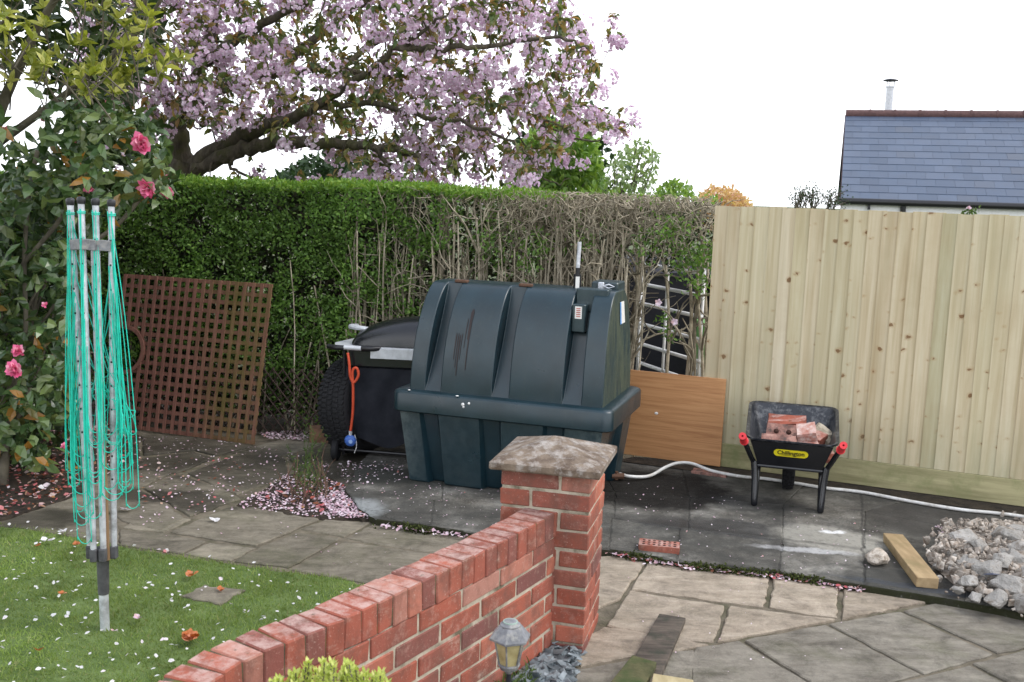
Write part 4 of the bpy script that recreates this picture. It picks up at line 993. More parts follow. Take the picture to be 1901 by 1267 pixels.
mb = MB(); lathe(mb, [(.014, 0), (.014, .004)], 12, rc + np.array([.006, -.031, 0]), np.array([[1, 0, 0], [0, 0, 1], [.2, -1, 0]])); mb.build('button', plain('pale_blue', (.3, .45, .75), .4), reg)
mb = MB(); tube(mb, spline([rc + [.03, 0, .04], rc + [.045, -.01, -.03], rc + [.03, -.01, -.085]], 5), .0025, 5); mb.build('tie', M['white'], reg)

# ================================================================== WHEELBARROW
wl, wr = G(1402, 940, 0), G(1520, 953, 0); wm = (wl + wr) / 2; wrr = nrm(wr - wl); wff = np.array([-wrr[1], wrr[0], 0])
def wp(r, f, z): return wm + wrr * r + wff * f + np.array([0, 0, z])
WA = np.array([wrr, wff, [0, 0, 1]])
bar = thing('wheelbarrow', 'black wheelbarrow full of broken bricks in front of the fence', 'wheelbarrow', wm)
def ringw(f0, f1, z0, z1, hw0, hw1, r, off=0):
    """rounded quad ring: near edge at f0 height z0, far edge at f1 height z1"""
    out = []
    for x, y in rrect(1, 1, r, 5):
        t = (y + 1) / 2; f = f0 + (f1 - f0) * t; zz = z0 + (z1 - z0) * t; hw = hw0 + (hw1 - hw0) * t
        out.append(wp(x * hw, f, zz))
    return out
mb = MB()
rings = [ringw(.085, .42, .225, .215, .175, .165, .3), ringw(.06, .46, .24, .23, .19, .185, .28), ringw(-.035, .60, .425, .525, .25, .265, .22), ringw(-.055, .615, .432, .532, .268, .28, .22), ringw(-.055, .615, .424, .524, .268, .28, .22)]
n_ = len(rings[0]); V = np.concatenate(rings); fs = [tuple(range(n_))]
for i in range(4):
    for k in range(n_): fs.append((i * n_ + k, i * n_ + (k + 1) % n_, (i + 1) * n_ + (k + 1) % n_, (i + 1) * n_ + k))
mb.add(V, fs); tray = mb.build('tray', M['barrow_in'], bar, True, 35)
so_ = tray.modifiers.new('solid', 'SOLIDIFY'); so_.thickness = .006; so_.offset = 0
mb = MB()
for sx in (-1, 1):
    tube(mb, spline([wp(.05 * sx, .50, .165), wp(.12 * sx, .36, .195), wp(.196 * sx, .10, .235), wp(.225 * sx, .02, .29), wp(.262 * sx, -.10, .40), wp(.272 * sx, -.19, .445)], 5), .0155, 10)
tube(mb, [wp(-.2, .055, .243), wp(.2, .055, .243)], .011, 8); mb.build('frame', M['black_metal'], bar, True, 40)
for sx in (-1, 1):
    mb = MB(); tube(mb, spline([wp(.212 * sx, .045, .27), wp(.20 * sx, .03, .16), wp(.194 * sx, .005, .03), wp(.194 * sx, .018, .0155), wp(.194 * sx, .05, .03), wp(.19 * sx, .12, .20), wp(.185 * sx, .14, .225)], 5), .020, 10); mb.build('leg', M['black_metal'], bar, True, 40)
    mb = MB(); g0, g1 = wp(.270 * sx, -.165, .434), wp(.278 * sx, -.285, .492); gx = nrm(g1 - g0); e1 = nrm(np.cross(gx, [0, 0, 1])); GA = np.array([e1, np.cross(gx, e1), gx]); gl = np.linalg.norm(g1 - g0)
    lathe(mb, [(.018, 0), (.026, .002), (.026, .010), (.020, .014)] + [(r_, .02 + k * .011 + d_) for k in range(7) for r_, d_ in ((.0195, 0), (.0215, .004))] + [(.019, gl - .012), (.022, gl - .009), (.022, gl), (.006, gl), (.006, gl - .03)], 14, g0, GA); mb.build('grip', M['red'], bar, True, 30)
wc = wp(0.0, .50, .165); WX = np.array([wff, [0, 0, 1], wrr])
mb = MB(); pr = [(.09, -.03), (.12, -.04), (.15, -.036), (.162, -.02), (.165, 0), (.162, .02), (.15, .036), (.12, .04), (.09, .03)]; lathe(mb, pr, 32, wc, WX)
for i in range(34):
    a = 2 * math.pi * i / 34; er = wff * math.cos(a) + np.array([0, 0, 1]) * math.sin(a); et = -wff * math.sin(a) + np.array([0, 0, 1]) * math.cos(a)
    for x in (-.022, 0, .022): cbox(mb, wc + er * (.163 if x else .166) + wrr * (x + (.004 if i % 2 else -.004)), (.009, .008, .005), .001, np.array([et, wrr, er]))
wheel = mb.build('wheel', M['rubber'], bar, True, 40)
mb = MB(); lathe(mb, [(.03, -.043), (.085, -.034), (.085, .034), (.03, .043)], 20, wc, WX); tube(mb, [wc - wrr * .07, wc + wrr * .07], .01, 8); mb.build('rim', M['steel'], wheel, True, 40)
# sticker on the rear panel
def panel_pt(r, t, o): return wp(r, -.035 + (.06 + .035) * t, .425 + (.24 - .425) * t) + np.array([0, 0, 0]) + o
pT, pB = (wp(0, -.035, .425) + 0), wp(0, .06, .24); nup = nrm(pT - pB); nout = np.cross(wrr, nup)
if np.dot(nout, [0, -1, 0]) < 0: nout = -nout
mb = MB(); V = [panel_pt(r_, t_, nout * o_) for o_ in (.0042, .0062) for r_, t_ in ((-.236, .05), (.236, .05), (.185, .97), (-.185, .97))]; V = np.array(V)
mb.add(V, orient(V.mean(0), V, [(0, 1, 2, 3), (4, 5, 6, 7), (0, 1, 5, 4), (1, 2, 6, 5), (2, 3, 7, 6), (3, 0, 4, 7)])); mb.build('end_panel', M['black_metal'], bar)
sc_ = pB + (pT - pB) * .60 + nout * .0075
mb = MB(); V = []
for dz in (0, .002):
    for x, y in rrect(.100, .026, .0255, 8): V.append(sc_ + wrr * x + nup * y + nout * dz)
m_ = len(V) // 2; mb.add(V, [tuple(range(m_, 2 * m_))] + [(k, (k + 1) % m_, m_ + (k + 1) % m_, m_ + k) for k in range(m_)]); stick = mb.build('sticker', M['yellow'], bar)
def text(body, size, center, ax, ay, mat, name, parent, bold=.0, sx=1.0):
    cu = bpy.data.curves.new(name, 'FONT'); cu.body = body; cu.size = size; cu.align_x = 'CENTER'; cu.align_y = 'CENTER'; cu.offset = bold
    t = bpy.data.objects.new(name, cu); C.objects.link(t); dg = bpy.context.evaluated_depsgraph_get(); dg.update()
    me = bpy.data.meshes.new_from_object(t.evaluated_get(dg)); bpy.data.objects.remove(t)
    az = np.cross(ax, ay); mt = Matrix(((ax[0] * sx, ay[0], az[0], center[0]), (ax[1] * sx, ay[1], az[1], center[1]), (ax[2] * sx, ay[2], az[2], center[2]), (0, 0, 0, 1)))
    me.transform(mt); me.materials.clear(); me.materials.append(mat); me.name = name
    o = bpy.data.objects.new(name, me); C.objects.link(o); o.parent = parent; o.matrix_parent_inverse = Matrix.Translation(parent_loc(parent)).inverted(); return o
text('Chillington', .042, sc_ + nout * .0035 + nup * .0035, wrr, nup, M['ink'], 'lettering', stick, .0011, .86)
mb = MB(); cbox(mb, sc_ + nout * .003 - nup * .0155, (.055, .0012, .0004), 0, np.array([wrr, nup, nout])); mb.build('small_print', M['ink'], stick)
# bricks in the barrow
def brick(name, label, c, A, size=(.21, .10, .065), holes=False, mat='brick', chip=.004, group='bricks heaped in the wheelbarrow', cat='brick'):
    bm = bmesh.new(); bmesh.ops.create_cube(bm, size=1)
    bmesh.ops.scale(bm, vec=size, verts=bm.verts); bmesh.ops.subdivide_edges(bm, edges=bm.edges, cuts=3, use_grid_fill=True)
    sd_ = random.random() * 50
    for v in bm.verts:
        q = v.co.copy(); k = noise.noise(q * 14 + Vector((sd_, 0, 0))); e = sum(abs(abs(q[i]) - size[i] / 2) < 1e-4 for i in range(3))
        v.co += Vector((noise.noise(q * 30 + Vector((sd_, 3, 0))), noise.noise(q * 30 + Vector((0, sd_, 7))), noise.noise(q * 30 + Vector((9, 0, sd_))))) * chip
        if e >= 2: v.co *= 1 - max(0, k) * .12 - .012
    bm.transform(Matrix(A.T).to_4x4()); me = bpy.data.meshes.new(name); bm.to_mesh(me); bm.free(); me.materials.append(M[mat])
    o = bpy.data.objects.new(name, me); C.objects.link(o); o.location = c; tag(o, label, cat, group)
    return o
def holes(o, A, spots, r, face_axis, h, mat='ink'):
    """dark perforations: open wells slightly proud of the brick face"""
    ax = A[face_axis]
    for a, b in spots:
        mb = MB()
        others = [A[i] for i in range(3) if i != face_axis]
        c = np.array(o.location) + others[0] * a + others[1] * b + ax * h
        lathe(mb, [(r, .0005), (r * .93, -.004), (r * .9, -.02)], 12, c, np.array([others[0], others[1], ax])); mb.build('perforation', M['holes'], o, True)
    return None
M['holes'] = plain('brick_hole', (.05, .02, .014), .9)
def frame_of(x, z):
    x = nrm(x); z = np.asarray(z, float); z = nrm(z - x * np.dot(x, z)); return np.array([x, np.cross(z, x), z])
fr = frame_of(wrr * 1 + [0, 0, .02], nrm(-wff + [0, 0, .75]))
o1 = brick('brick', 'smoke stained perforated brick on its side at the front of the barrow', wp(-.075, .10, .375), fr, mat='sootbrick'); holes(o1, fr, [(-.06, -.028), (0, -.028), (.06, -.028)], .017, 2, .034)
fr2 = frame_of(wrr + [0, 0, -.01], nrm(-wff + [0, 0, .5])); o2 = brick('brick', 'dark soot edged brick with holes behind the front brick in barrow', wp(-.05, .24, .415), fr2, mat='sootbrick'); holes(o2, fr2, [(-.045, .0), (.03, .0)], .016, 2, .034)
brick('brick', 'bright red broken brick with ragged top against the barrow back', wp(-.035, .36, .46), frame_of(wrr + [0, 0, .05], nrm(-wff * .8 + [0, 0, .9])), (.23, .075, .06), chip=.012)
brick('brick', 'pale mortar faced half brick tilted on top of the barrow load', wp(.085, .16, .45), frame_of(wrr + [0, 0, .22], nrm(-wff * .6 + [0, 0, 1])), (.115, .10, .07), mat='pinkbrick' if 'pinkbrick' in M else 'brick')
brick('brick', 'half brick under the pale one at the front right of barrow', wp(.10, .13, .36), frame_of(wrr * .9 + wff * .3 + [0, 0, .12], nrm(-wff * .4 + [0, 0, 1])), (.12, .10, .07), mat='pinkbrick')
brick('brick', 'orange red half brick standing at the right side of the load', wp(.145, .22, .40), frame_of(wrr * .5 + wff + [0, 0, .2], [.3, 0, 1]), (.12, .09, .065))
brick('mortar_lump', 'grey mortar lump beside the barrow tray right side', wp(.19, .30, .40), frame_of(wrr + [0, 0, -.6], [0, -.6, 1]), (.15, .10, .07), mat='mortar', chip=.02, group=None, cat='mortar lump')
brick('brick', 'small brick end in the right front corner of the tray', wp(.20, .08, .335), frame_of(wrr + wff * .4, [0, -.2, 1]), (.09, .08, .06))
for k, (r_, f_, z_) in enumerate(((-.08, .30, .30), (.03, .25, .29), (.12, .34, .30))):
    brick('brick', 'brick buried at the bottom of the wheelbarrow load', wp(r_, f_, z_), frame_of(wrr + wff * .1 * k, [0, 0, 1]))

# ================================================================== LOOSE THINGS ON THE GROUND
fa, fb_ = G(1180, 1034, Z0), G(1264, 1042, Z0); fx = nrm(fb_ - fa)
fr = frame_of(fx, [0, 0, 1]); o = brick('brick', 'loose perforated red brick lying in the gutter by the pier', (fa + fb_) / 2 + fr[1] * .05 + np.array([0, 0, .035]), fr, (.215, .105, .068), chip=.001, group=None)
holes(o, fr, [(-.08 + .027 * i, dy) for i in range(7) for dy in (-.03, 0, .03)], .008, 2, .0345)
o = brick('brick', 'half buried flat brick beneath the white hose at the fence foot', G(1318, 880, 0) + np.array([0, 0, -.004]), frame_of(fd.tolist() + [0], [0, 0, 1]), (.24, .10, .04), group=None, mat='sootbrick')
o = brick('brick', 'brown clay brick end beside the tyre at the hedge foot', G(592, 818, Z0) + np.array([0, 0, .05]), frame_of([1, .2, 0], [0, 0, 1]), (.14, .13, .11), group=None, mat='clay', chip=.008)
o = brick('brick', 'dusty brick lying under the barbecue trolley', G(690, 833, Z0) + np.array([0, 0, .03]), frame_of([.8, .6, 0], [0, 0, 1]), (.2, .1, .06), group=None)
# timber block
a, b = G(1640, 990, .05), G(1702, 1072, .05); ax = nrm(b - a); L_ = np.linalg.norm(b - a); sd2 = np.array([-ax[1], ax[0], 0]); sd2 = sd2 if sd2[0] > 0 else -sd2
mb = MB(); cbox(mb, (a + b) / 2 + sd2 * .052 + [0, 0, -.025], (L_ / 2, .052, .0265), .003, np.array([ax, sd2, [0, 0, 1]]), .001)
tag(mb.build('timber_offcut', M['block']), 'short thick tan timber offcut lying beside the rubble heap', 'timber')
# planks at the bottom of the picture
def plank(name, label, quad_px, z, th, mat, ext=0.0):
    q = [G(x, y, z) for x, y in quad_px]; mb = MB()
    q = np.array(q); d1 = q[3] - q[0]; d2 = q[2] - q[1]; q[3] += d1 * ext; q[2] += d2 * ext
    V = np.vstack([q - [0, 0, th], q]); c = V.mean(0)
    mb.add(V, orient(c, V, [(0, 1, 2, 3), (4, 5, 6, 7), (0, 1, 5, 4), (1, 2, 6, 5), (2, 3, 7, 6), (3, 0, 4, 7)]))
    o = mb.build(name, M[mat]); tag(o, label, 'plank'); m = o.modifiers.new('b', 'BEVEL'); m.width = .003; m.segments = 2; return o
plank('plank', 'long dark weathered grey plank lying over the paving by pier', [(1224, 1139), (1273, 1147), (1228, 1250), (1168, 1236)], Z0 + .03, .026, 'plank_dark', .25)
plank('plank', 'green mossy plank end resting over the dark plank', [(1174, 1216), (1219, 1229), (1196, 1275), (1130, 1270)], Z0 + .062, .028, 'plank_moss', .6)
plank('plank', 'pale yellow sawn plank end at bottom edge of picture', [(1213, 1250), (1287, 1262), (1292, 1300), (1205, 1290)], Z0 + .07, .03, 'pale_wood', .6)

def rock(name, c, size, seed, mat, cuts=12, disp=.12, sub=2):
    r_ = random.Random(seed); bm = bmesh.new()
    for i in range(cuts):
        v = Vector((r_.gauss(0, 1), r_.gauss(0, 1), r_.gauss(0, 1))).normalized(); bm.verts.new((v.x * size[0], v.y * size[1], v.z * size[2]))
    h = bmesh.ops.convex_hull(bm, input=bm.verts)
    bmesh.ops.delete(bm, geom=[g for g in h['geom_interior'] if isinstance(g, bmesh.types.BMVert)], context='VERTS')
    bmesh.ops.bevel(bm, geom=bm.edges[:], offset=min(size) * .13, segments=1, affect='EDGES', profile=.5, clamp_overlap=True)
    bmesh.ops.triangulate(bm, faces=bm.faces[:])
    bmesh.ops.subdivide_edges(bm, edges=bm.edges[:], cuts=sub, use_grid_fill=True)
    s_ = sum(size) / 3
    for v in bm.verts:
        q = v.co / s_; k = noise.fractal(q * 1.8 + Vector((seed, 0, 0)), 1, 2, 4); v.co += v.co.normalized() * k * disp * s_
    rz = Matrix.Rotation(r_.uniform(0, 6.3), 4, 'Z'); bm.transform(rz)
    me = bpy.data.meshes.new(name); bm.to_mesh(me); bm.free(); me.materials.append(M[mat])
    o = bpy.data.objects.new(name, me); C.objects.link(o); o.location = c; return o
o = rock('stone', G(1628, 1046, 0) + np.array([0, 0, .034]), (.072, .06, .045), 5, 'stone_white', 40, .06); tag(o, 'rounded pitted whitish stone beside the timber offcut', 'stone')
# rubble heap
chunks = [(1795, 1010, .13, .10, .09, .08), (1840, 1030, .15, .12, .09, .07), (1790, 1045, .11, .09, .08, .05), (1835, 1065, .13, .10, .09, .06), (1875, 1085, .12, .13, .08, .05), (1872, 1012, .13, .10, .07, .12), (1905, 1040, .14, .12, .09, .09), (1880, 1050, .10, .09, .07, .10), (1762, 1020, .09, .08, .05, .03), (1770, 1055, .06, .05, .05, .02), (1800, 1078, .09, .07, .06, .03), (1850, 1105, .10, .07, .05, .03), (1745, 1040, .055, .05, .04, .02), (1930, 1080, .15, .12, .10, .07), (1895, 990, .12, .10, .07, .06), (1950, 1010, .16, .12, .10, .08), (1830, 995, .10, .08, .06, .04), (1985, 1060, .16, .14, .11, .08), (1860, 1060, .08, .07, .05, .14), (1815, 1030, .09, .07, .05, .12), (1900, 1115, .11, .09, .06, .03), (1740, 1062, .04, .03, .03, .015), (1775, 1085, .05, .04, .03, .02), (1812, 1100, .05, .04, .035, .02)]
mb = MB()
heap = [(x, y) for x, y in ((1718, 1040), (1760, 985), (1860, 965), (2040, 990), (2100, 1120), (1940, 1140), (1850, 1112), (1780, 1095))]
hq = gp(heap, 0); hc = np.mean(hq, 0); V = []; NR = 10; NA = 40
for i in range(NR + 1):
    for k in range(NA):
        a = 2 * math.pi * k / NA; d = np.array([math.cos(a), math.sin(a)])
        # distance to outline along the ray
        best = .3
        for e in range(len(hq)):
            p1, p2 = hq[e] - hc, hq[(e + 1) % len(hq)] - hc; den = d[0] * (p2 - p1)[1] - d[1] * (p2 - p1)[0]
            if abs(den) > 1e-9:
                t = (p1[0] * (p2 - p1)[1] - p1[1] * (p2 - p1)[0]) / den; u_ = (p1[0] * d[1] - p1[1] * d[0]) / den
                if t > 0 and 0 <= u_ <= 1: best = t
        r_ = best * (1 - i / NR); p = hc + d * r_; hgt = .11 * (1 - (1 - i / NR) ** 2) + n3((p[0], p[1], 0), 9) * .03 * min(1, i / 2) + n3((p[0], p[1], 4), 30) * .015 * min(1, i)
        V.append((*p, .002 + max(0, hgt)))
mb.add(V, [(i * NA + k, i * NA + (k + 1) % NA, (i + 1) * NA + (k + 1) % NA, (i + 1) * NA + k) for i in range(NR) for k in range(NA)])
for i in range(2600):
    q = sample_poly(heap, 1)[0] + rng.normal(0, 9, 2); c = G(q[0], q[1], .02); s_ = random.choice((.004, .005, .006, .008, .012, .018)); zz = max(.004, .10 * (1 - min(1, np.linalg.norm(c[:2] - hc) / .75) ** 2))
    cbox(mb, [c[0], c[1], zz + s_ * .4], (s_, s_ * random.uniform(.5, 1), s_ * random.uniform(.4, .9)), s_ * .25, euler(random.random() * 6, random.random() * 6, random.random() * 6), s_ * .3)
o = mb.build('rubble_grit', M['gritmat']); tag(o, 'fine gravel and mortar grit of the rubble heap', 'rubble', kind='stuff')
for i, (x, y, a, b, c_, zz) in enumerate(chunks):
    g_ = G(x, y + 12, .03); o = rock('concrete_lump', (g_[0], g_[1], zz * .7 + .022), (a * .88, b * .88, c_ * .85), 11 + i, 'rubble', 12, .10)
    lab = 'broken grey concrete lump piled in the rubble heap by the fence'
    if i == 1: lab = 'largest pale concrete lump on top of the rubble heap'
    tag(o, lab, 'concrete lump', 'broken concrete lumps in the rubble heap')
o = rock('slate_piece', G(1838, 1076, .05) + np.array([0, -.05, .03]), (.06, .045, .03), 77, 'slate_dark', 9, .05); tag(o, 'dark blue slate fragment on the front of the rubble heap', 'slate')
# slate chippings at the wall foot
cp = gp([(1030, 1200), (1080, 1208), (1060, 1262), (1035, 1330), (900, 1330), (960, 1265)]); mb = MB()
P = sample_poly(cp, 480)
for p in P:
    s_ = random.uniform(.014, .034); cbox(mb, [p[0], p[1], Z0 + random.uniform(-.004, .028)], (s_, s_ * random.uniform(.4, .75), random.uniform(.002, .0045)), .001, euler(random.gauss(0, .35), random.gauss(0, .35), random.random() * 6.3), .002)
o = mb.build('slate_chippings', M['slate']); tag(o, 'blue grey slate chippings at the foot of the wall', 'slate chippings', kind='stuff')

# stepping stone in the lawn
mb = MB(); slab_poly(mb, gp([(338, 1108), (380, 1087), (452, 1097), (410, 1122)]), Z0 - .04, Z0 + .004, .006, .03, .006)
o = mb.build('stepping_stone', M['pave']); tag(o, 'small flat stone slab sunk in the lawn', 'paving stone')

# white hose
hz = [(1150, 880, .03), (1170, 885, .03), (1205, 884, .02), (1235, 868, .05), (1258, 860, .06), (1285, 861, .055), (1320, 874, .03), (1370, 884, .02), (1420, 889, .02), (1475, 897, .012), (1530, 906, .012), (1600, 914, .012), (1690, 931, .012), (1780, 946, .012), (1850, 953, .012), (1910, 961, .012), (2050, 985, .012)]
mb = MB(); tube(mb, spline([G(x, y, z) for x, y, z in hz], 6), .0105, 10); hose = mb.build('water_hose', M['hosew'], None, True); tag(hose, 'white plastic hose trailing from tank along the fence foot', 'hose')
mb = MB(); q = G(1150, 884, .03); tube(mb, [q - [.05, 0, 0], q + [.03, 0, 0]], .02, 8); tube(mb, [q - [.02, 0, .025], q + [-.02, 0, .03]], .012, 8); mb.build('valve', M['rust'], hose, True, 40)

# ================================================================== ROTARY DRYER
dx = G(195, 1168, Z0); dry = thing('rotary_dryer', 'folded rotary washing line with green cord standing on the lawn', 'washing line', dx)
def dp(a, b, z): return dx + np.array([a + (z - Z0) * -.012, b, z - Z0])
mb = MB(); tube(mb, [dp(0, 0, Z0 - .05), dp(0, 0, .16)], .0195, 14); mb.build('ground_tube', M['steel'], dry, True, 40)
mb = MB(); lathe(mb, [(.021, 0), (.0225, .01), (.0245, .14), (.028, .15), (.028, .17)], 14, dp(0, 0, .115)); mb.build('sleeve', M['darkgrey'], dry, True, 40)
mb = MB(); lathe(mb, [(.03, 0), (.04, .01), (.04, .035), (.03, .05)], 12, dp(0, 0, .265))
for a, b in ((-.045, -.01), (-.015, -.045), (.02, -.04), (.05, 0)): cbox(mb, dp(a, b, .30), (.014, .014, .028), .004)
mb.build('collar', M['darkgrey'], dry)
mb = MB(); tube(mb, [dp(.002, .02, .28), dp(.012, .02, 1.585)], .0175, 12); mb.build('mast', M['steel'], dry, True, 40)
arms = []
for k, (a0, b0_, a1, b1_, zt_) in enumerate(((-.046, -.005, -.064, -.02, 1.735), (-.016, -.045, -.008, -.05, 1.742), (.020, -.035, .040, -.03, 1.738), (.050, .0, .096, -.015, 1.735))):
    p0, p1 = dp(a0, b0_, .30), dp(a1, b1_, zt_); arms.append((p0, p1))
    mb = MB(); tube(mb, [p0, p1], .0125, 12)
    arm = mb.build('arm', M['steel'], dry, True, 40)
    mb = MB(); lathe(mb, [(.013, -.010), (.0155, -.008), (.0165, .002), (.0165, .012), (.013, .017), (.006, .019)], 12, p1); mb.build('end_cap', M['black'], arm, True, 40)
    for j in range(11):
        mb = MB(); q = p0 + (p1 - p0) * (.22 + .068 * j); cbox(mb, q + [0, -.0125, 0], (.0035, .002, .004), .001); mb.build('line_hole', M['ink'], arm)
mb = MB()
for (i, j) in ((0, 1), (1, 2), (2, 3)):
    qa = arms[i][0] + (arms[i][1] - arms[i][0]) * .885; qb = arms[j][0] + (arms[j][1] - arms[j][0]) * .885; c = (qa + qb) / 2; d = qb - qa
    cbox(mb, c + [0, -.006, 0], (np.linalg.norm(d) / 2, .012 if i != 1 else .018, .021), .002, frame_of(d, [0, 0, 1]))
mb.build('arm_bracket', M['lead'], dry)
mb = MB(); tube(mb, [dp(.028, -.015, .27), dp(.03, -.012, 1.02)], .0105, 8); mb.build('cane_prop', M['cane'], dry, True, 40)
mb = MB()
def loop(i, j, h0, h1, zb, cx, cy, w):
    """cord hanging from arm i to arm j, round bend of half width w at height zb"""
    A0 = arms[i][0] + (arms[i][1] - arms[i][0]) * h0; A1 = arms[j][0] + (arms[j][1] - arms[j][0]) * h1
    A0 = A0 + [random.uniform(-.012, .012), -.013, 0]; A1 = A1 + [random.uniform(-.012, .012), -.013, 0]
    bc = np.array([dx[0] + cx, dx[1] + cy, zb]); e = np.array([w, random.uniform(-.01, .01), 0])
    Lp, Rp = bc - e + [0, 0, w * 1.3], bc + e + [0, 0, w * 1.3]
    up = lambda P, Q, t, o: P + (Q - P) * t + np.array([o, 0, 0])
    o = cx * .12
    bend = [bc - e * math.cos(a) + np.array([0, 0, w * 1.3 * (1 - math.sin(a))]) for a in np.linspace(0, math.pi, 9)]
    pts = [A0, up(A0, Lp, .33, o), up(A0, Lp, .7, o)] + bend + [up(A1, Rp, .7, o), up(A1, Rp, .33, o), A1]
    tube(mb, spline(pts, 4), .0019, 5, False)
random.seed(3)
for k in range(8):
    h = .98 - k * .075; u_ = random.uniform
    loop(0, 1, h, h, .36 + k * .052 + u_(-.02, .02), -.055 + u_(-.012, .012), -.05, u_(.028, .04))
    loop(0, 0, h, h - .03, .52 + k * .045 + u_(-.05, .05), -.10 + u_(-.02, .02), -.01, u_(.014, .03))
    loop(2, 3, h, h, .50 + k * .05 + u_(-.05, .05), .065 + u_(-.02, .012), -.04, u_(.028, .045))
    loop(3, 3, h, h - .03, .47 + k * .05 + u_(-.04, .08), .128 + u_(-.03, .016), -.01, u_(.014, .032))
    loop(1, 2, h, h, .44 + k * .05 + u_(0, .08), .006 + u_(-.012, .012), -.07, u_(.016, .03))
    loop(3, 0, h, h, .55 + k * .05 + u_(0, .1), u_(-.05, .06), .06, u_(.04, .07))
for i in range(4):
    q = arms[i][1] - [0, 0, .045]; a = np.linspace(0, 2 * math.pi, 14)
    for dz in (0, .006): tube(mb, [q + [math.cos(t) * .0145, math.sin(t) * .0145, dz] for t in a], .0022, 5, False)
mb.build('line_cord', M['green_cord'], dry, True)
random.seed(11)

# ================================================================== SOLAR LANTERN
lc = AT(946, 1205, 3.0); lc = np.array([lc[0], lc[1], 0.0]); lan = thing('garden_lantern', 'hexagonal pewter garden lantern on a stake before the brick wall', 'lantern', (lc[0], lc[1], Z0))
zR = AT(946, 1178, 3.0)[2]
mb = MB(); lathe(mb, [(.055, -.018), (.067, -.012), (.067, -.006), (.058, .004), (.036, .030), (.034, .030)], 6, lc + [0, 0, zR], rot=.3); lathe(mb, [(.033, 0), (.033, .006), (.020, .016), (.006, .019)], 16, lc + [0, 0, zR + .028]); roof = mb.build('lamp_roof', M['lead'], lan)
mb = MB(); lathe(mb, [(.024, .0), (.0235, .0035)], 14, lc + [0, 0, zR + .0405]); mb.build('solar_cell', M['panelglass'], roof)
mb = MB(); lathe(mb, [(.048, zR - .017), (.031, zR - .098)], 6, lc, rot=.3); mb.build('lamp_glass', M['lanternglass'], lan)
mb = MB()
for k in range(6):
    a = .3 + k * math.pi / 3; d = np.array([math.cos(a), math.sin(a), 0]); tube(mb, [lc + d * .0485 + [0, 0, zR - .017], lc + d * .0318 + [0, 0, zR - .1]], .0032, 6)
lathe(mb, [(.034, .004), (.036, 0), (.03, -.014), (.014, -.022), (.011, -.03)], 12, lc + [0, 0, zR - .098]); mb.build('lamp_frame', M['lead'], lan)
mb = MB(); tube(mb, [lc + [0, 0, zR - .12], lc + [0, 0, Z0 - .05]], .0085, 10); mb.build('stake', M['dark_plastic'], lan, True, 40)

# ================================================================== PLANTS
def branchy(mb, p, d, L, r, depth, spread=.5, gens=None, up=.15):
    pts = [np.array(p, float)]; d = nrm(d)
    for i in range(5): d = nrm(d + rng.normal(0, .14, 3) + np.array([0, 0, up * .2])); pts.append(pts[-1] + d * L / 5)
    tube(mb, pts, [r * (1 - .1 * i) for i in range(6)], 6 if r > .01 else 4, False)
    if gens is not None: gens.append((pts[-1], d, depth))
    if depth > 0:
        for k in range(random.choice((2, 3))):
            q = pts[random.randint(2, 5)]; branchy(mb, q, d + rng.normal(0, spread, 3) + np.array([0, 0, up]), L * random.uniform(.6, .85), r * .6, depth - 1, spread, gens, up)

# ---- camellia at the left
cam_b = thing('camellia_bush', 'dark glossy camellia bush with pink flowers behind the washing line', 'shrub', (-3.2, 6.1, Z0))
mb = MB()
for (x, y, dx_, dy_, L_, r_) in ((-3.25, 6.2, .1, 0, 1.0, .035), (-3.1, 6.0, .02, .1, .9, .03), (-3.4, 6.1, -.2, .1, 1.0, .032), (-3.6, 5.9, -.4, -.1, .9, .03), (-3.3, 6.3, -.1, .2, 1.1, .03)):
    branchy(mb, (x, y, Z0 - .02), (dx_, dy_, 1), L_ * .85, r_, 2, .3)
for path in ([(-20, 560), (60, 470), (125, 380), (135, 260)], [(0, 760), (45, 640), (45, 480), (55, 350), (70, 280)], [(130, 470), (215, 420), (290, 330)]):
    tube(mb, spline([AT(x, y, 5.9) for x, y in path], 6), .013, 7)
mb.build('branches', M['bark_grey'], cam_b, True)
cpoly = [(-330, 150), (-60, 165), (120, 175), (220, 195), (300, 240), (322, 330), (300, 372), (240, 372), (190, 400), (160, 440), (150, 520), (145, 640), (135, 740), (150, 800), (135, 855), (80, 868), (20, 842), (-330, 850)]
n = 7600; q = sample_poly(cpoly, n); Y = rng.uniform(5.55, 6.7, n)
gapn = np.array([n3((a * .012, b * .012, c * 1.3), 1) for a, b, c in zip(q[:, 0], q[:, 1], Y)])
keep = (gapn > -.28) & ~((q[:, 1] < 330) & (q[:, 0] < 110) & (gapn < .08)); q, Y = q[keep], Y[keep]
P = np.array([AT(a, b, c) for (a, b), c in zip(q, Y)]); n = len(P)
mb = MB(); D = rdir(n); D[:, 2] -= .25; D[:, 1] -= .3; N = rdir(n, 1.2); N[:, 1] -= .4
leaves(mb, P, D, N, rng.uniform(.07, .13, n), rng.uniform(.02, .031, n), .2, .12); mb.build('foliage', M['camellia'], cam_b)
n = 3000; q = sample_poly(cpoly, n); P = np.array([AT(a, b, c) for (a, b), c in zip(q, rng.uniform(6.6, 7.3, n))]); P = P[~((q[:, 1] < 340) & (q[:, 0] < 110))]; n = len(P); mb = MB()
leaves(mb, P, rdir(n), rdir(n, .6), rng.uniform(.08, .14, n), .032); mb.build('inner_foliage', M['magdark'], cam_b)
